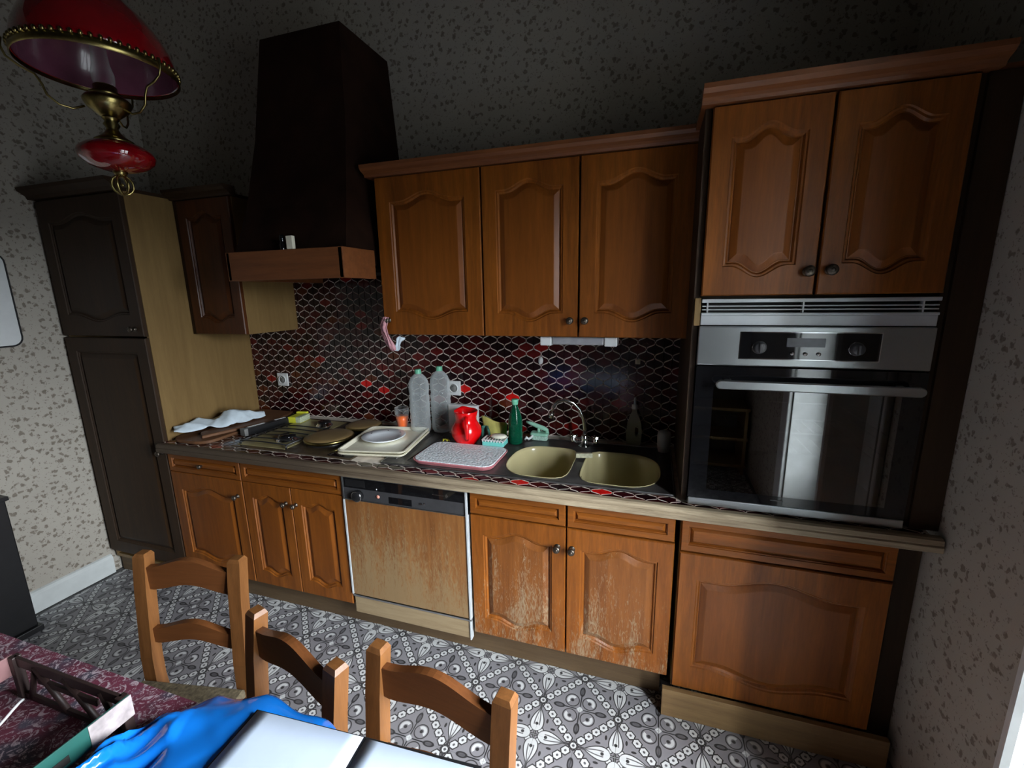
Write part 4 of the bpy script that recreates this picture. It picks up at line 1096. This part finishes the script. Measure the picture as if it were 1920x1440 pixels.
# ------------------------------------------------------------------ table and what lies on it
t = thing('dining_table', 'wooden dining table under a flowered cloth in the foreground', 'table', (.2, -2.0, 0))
part('tabletop', B().box(-.62, 1.02, -2.45, -1.575, .715, .744, .003), 'chair_h', t)
for x in (-.55, .95):
    for y in (-2.38, -1.75): part('leg', B().box(x - .03, x + .03, y - .03, y + .03, 0, .715, .004), 'chair', t)
def cloth_fn(u, v):
    # perimeter skirt; u around, v down
    per = rrect(-.632, 1.032, -2.462, -1.560, .02, 4)
    n = len(per); f_ = u * n; i = int(f_) % n; s_ = f_ - int(f_)
    a, b_ = per[i], per[(i + 1) % n]
    x, y = lerp(a[0], b_[0], s_), lerp(a[1], b_[1], s_)
    cx, cy = .2, -2.0; d = Vector((x - cx, y - cy)).normalized()
    wv = .008 * v * math.sin(u * 150) + .006 * v
    return (x + d.x * wv, y + d.y * wv, .7485 - v * .20)
b = B().grid(cloth_fn, 360, 4)
per = rrect(-.632, 1.032, -2.462, -1.560, .02, 4)
b.faces([(a, c, .7485) for a, c in per], [tuple(range(len(per)))])
single('tablecloth', b, 'floral', 'wine-red and grey flowered cloth spread over the dining table', 'tablecloth', (.2, -2.0, .745), solid=.0015)

t = thing('fruit_crate', 'low open crate with teal and white-labelled side on the flowered cloth', 'crate', (.20, -1.86, .751))
cx0, cx1, cy0, cy1, cz0, cz1 = .035, .360, -2.06, -1.655, .752, .850
part('base', B().box(cx0, cx1, cy0, cy0 + .22, cz0, cz0 + .004), 'tealbox', t)
for x in (cx0, cx1):
    for y in (cy0, cy1): part('corner_post', B().box(x - .008, x + .008, y - .008, y + .008, cz0, cz1, .002), 'browncard', t)
sd = part('side_board', B().prism([(cy0, cz1 - .046), (cy1 + .006, cz1 - .044), (cy1 + .006, cz1), (cy0, cz1)], cx1 + .008, cx1 + .012, 'yz', .001), 'tealbox', t, 'teal side board')
part('paper_label', B().box(cx1 + .012, cx1 + .0135, cy1 - .060, cy1 + .007, cz1 - .044, cz1), 'label', sd)
part('hand_hole', B().box(cx1 + .0122, cx1 + .0134, -1.80, -1.745, cz1 - .036, cz1 - .022), 'matte', sd)
part('side_board', B().box(cx0 - .012, cx0 - .008, cy0, cy1, cz1 - .045, cz1, .001), 'pinklabel', t, 'faded pink side board')
part('back_rail', B().box(cx0, cx1, cy1 - .003, cy1 + .003, cz1 - .022, cz1, .001), 'browncard', t)
part('front_rail', B().box(cx0, cx1, cy0 - .003, cy0 + .003, cz1 - .022, cz1, .001), 'browncard', t)
for k, (xa, xb) in enumerate(((.10, .18), (.19, .28), (.10, .06), (.30, .335))):
    part('brace', B().tube([(xa, cy1, cz1 - .01), (xb, cy1, cz0 + .004)], .006, 6), 'browncard', t)
part('middle_rail', B().box(.10, .28, cy1 - .002, cy1 + .004, cz1 - .048, cz1 - .036), 'browncard', t)
part('bottom_rail', B().box(cx0, cx1, cy1 - .003, cy1 + .003, cz0, cz0 + .012), 'browncard', t)
part('bottom_rail', B().box(cx1 - .003, cx1 + .004, cy0, cy1, cz0, cz0 + .012), 'browncard', t)
single('string_handle', B().tube([(.118 + .028 * math.cos(a), -1.735 + .045 * math.sin(a), .800 + .012 * math.sin(a * 2)) for a in [k * .30 - 1.9 for k in range(13)]], .0025, 8), 'white', 'thin curved white cord lying in the crate', 'cord', (.12, -1.73, .757))
def bagc(u, v): return (lerp(.055, .20, u), lerp(-2.02, -1.84, v), .757 + .045 * math.sin(PI * min(1, u * 1.0)) * math.sin(PI * v) + .006 * math.sin(u * 14 + v * 11))
single('dark_parcel', B().grid(bagc, 14, 14), 'tealbox', 'dark green crumpled parcel inside the crate', 'parcel', (.13, -1.93, .757), solid=.003)

# blue bag
out_ = [(.385, -1.76), (.405, -1.66), (.390, -1.600), (.455, -1.545), (.55, -1.515), (.682, -1.520), (.775, -1.545), (.83, -1.548), (.93, -1.550), (1.02, -1.55)]
def bagf(u, v):
    k = u * (len(out_) - 1); i = min(int(k), len(out_) - 2); s_ = k - i
    e0 = Vector(out_[i]).lerp(Vector(out_[i + 1]), s_)
    tx = lerp(.37, 1.03, u); e1 = Vector((tx, -2.02))
    p = e0.lerp(e1, v)
    ed_ = min(1, v / .16) if v < .5 else 1
    e2 = min(1, u / .10)
    z = .753 + (.050 * max(0, ed_) ** .4 + .003 * v) * (.25 + .75 * e2)
    wr = .010 * math.sin(u * 17 + v * 6) * math.sin(v * 9 + 1) + .006 * math.sin(u * 38 - v * 21) + .004 * math.sin(u * 60 + v * 35)
    fade = 1.0 if u < .33 else .35
    wr += .012 * (1 - abs(math.sin(u * 13 + v * 7 + 2 * math.sin(v * 5)))) ** 3 + .007 * (1 - abs(math.sin(u * 29 - v * 13))) ** 3
    z += wr * ed_ * e2 * fade + (.020 * math.exp(-((u - .12) / .07) ** 2) * ed_)
    return (p.x + .004 * math.sin(v * 30), p.y + .006 * math.sin(u * 45) * (1 - v), min(max(z, .752), .807 if u > .36 else .85))
single('plastic_bag', B().grid(bagf, 90, 60), 'bluebag', 'bright blue glossy plastic bag spread on the table under the papers', 'bag', (.6, -1.75, .752))
Rp = rot(.60, -1.58, math.radians(3.6))
fo = single('folder', B().box(.594, 1.038, -1.95, -1.577, .8085, .8125, .001, mat=rot(.60, -1.58, math.radians(3.6))), 'black', 'thin black folder under the white sheets on the blue bag', 'folder', (.8, -1.76, .8085))
def sheet(x0, x1, y0, y1, z, a):
    b = B()
    b.grid(lambda u, v: (lerp(x0, x1, u), lerp(y0, y1, v), z + .0012 * math.sin(u * 3) * (1 - v)), 8, 8)
    return b.xf(rot(.60, -1.58, math.radians(a)))
single('paper_sheet', sheet(.600, .822, -1.95, -1.581, .8150, 3.6), 'paper', 'left of the two white paper sheets on the black folder', 'paper', (.71, -1.74, .814), 'white sheets on the folder', solid=.001)
single('paper_sheet', sheet(.828, 1.038, -1.95, -1.578, .8150, 2.6), 'paper', 'right of the two white paper sheets on the black folder', 'paper', (.93, -1.74, .814), 'white sheets on the folder', solid=.001)

# ------------------------------------------------------------------ hanging lamp
lx, ly = -.196, -1.131
lp = thing('hanging_lamp', 'hanging oil-style lamp with ruby glass shade and aged brass fittings', 'lamp', (lx, ly, 1.89))
L0 = (lx, ly, 0)
RR = .170; zr = 2.188
outp = [(RR, zr), (RR * .99, zr + .025), (RR * .95, zr + .055), (RR * .86, zr + .09), (RR * .72, zr + .125), (RR * .55, zr + .155), (RR * .40, zr + .18), (RR * .33, zr + .20), (RR * .33, zr + .23)]
sh = part('shade', B().lathe(outp, L0, 48), 'ruby', lp, solid=.003)
part('inner_lining', B().lathe([(r - .004, z + .0005) for r, z in outp], L0, 48), 'opal', sh, 'pink opal lining of the shade')
band = B().lathe([(RR + .001, zr - .010), (RR + .004, zr - .008), (RR + .003, zr + .010), (RR - .001, zr + .011)], L0, 48)
for q in range(60):
    a = 2 * PI * q / 60
    band.lathe([(0, .007), (.004, .004), (.005, 0), (.004, -.004), (0, -.007)], (lx + (RR + .003) * math.cos(a), ly + (RR + .003) * math.sin(a), zr + .013), 6)
part('filigree_band', band, 'brass', lp)
part('chimney_glass', B().lathe([(.020, 2.140), (.024, 2.155), (.026, 2.175), (.020, 2.20), (.016, 2.25), (.016, 2.33)], L0, 24), 'glass', lp)
part('burner', B().lathe([(.014, 2.118), (.034, 2.120), (.036, 2.128), (.026, 2.134), (.026, 2.146), (.021, 2.150), (0, 2.151)], L0, 28), 'brass', lp)
part('oil_font', B().lathe([(0, 2.064), (.018, 2.066), (.030, 2.076), (.046, 2.090), (.053, 2.104), (.053, 2.110), (.047, 2.117), (.033, 2.122), (0, 2.123)], L0, 36), 'brass', lp)
part('neck', B().lathe([(.020, 2.066), (.014, 2.058), (.019, 2.050), (.013, 2.040), (.018, 2.030), (.030, 2.018), (.045, 2.008), (.047, 2.003), (0, 2.003)], L0, 32), 'brass', lp)
part('ruby_bowl', B().lathe([(0, 2.005), (.040, 2.004), (.066, 1.996), (.083, 1.982), (.088, 1.970), (.082, 1.956), (.064, 1.942), (.038, 1.932), (.016, 1.928), (0, 1.928)], L0, 44), 'ruby', lp)
fin = B().lathe([(0, 1.930), (.018, 1.929), (.014, 1.920), (.008, 1.915), (0, 1.914)], L0, 20)
for a0 in (0, PI / 3, 2 * PI / 3):
    pts = [(lx + .024 * math.cos(k * PI / 9) * math.cos(a0), ly + .024 * math.cos(k * PI / 9) * math.sin(a0), 1.893 + .026 * math.sin(k * PI / 9)) for k in range(18)]
    fin.tube(pts, .0035, 6, closed=True)
fin.lathe([(0, .006), (.006, 0), (0, -.006)], (lx, ly, 1.893), 10)
part('finial', fin, 'brass', lp)
for q in range(3):
    a = math.radians((8, 128, 248)[q]); c, s_ = math.cos(a), math.sin(a)
    pts = [(.050, 2.085), (.075, 2.072), (.10, 2.075), (.12, 2.092), (.125, 2.115), (.135, 2.135), (.16, 2.145), (.180, 2.160), (.186, 2.180), (.182, 2.200)]
    part('arm', B().tube([(lx + r_ * c, ly + r_ * s_, z) for r_, z in pts], .0028, 8), 'brass', lp)
part('crown_cap', B().lathe([(.060, 2.415), (.062, 2.425), (.045, 2.432), (.020, 2.445), (.008, 2.46), (0, 2.461)], L0, 28), 'brass', lp)
part('chain', B().tube([(lx, ly, 2.455), (lx, ly, ZC)], .003, 6), 'brass', lp)

# ------------------------------------------------------------------ behind the camera (seen only mirrored in the oven door)
t = thing('shelf_unit', 'low open wooden shelf behind the camera, mirrored in the oven door', 'shelf', (1.86, -3.25, 0))
for z in (.06, .30, .56): part('shelf_board', B().box(1.62, 2.08, -3.43, -3.10, z, z + .025, .002), 'side', t)
for x in (1.62, 2.055): part('side_panel', B().box(x - .012, x + .012, -3.43, -3.10, 0, .585, .002), 'side', t)
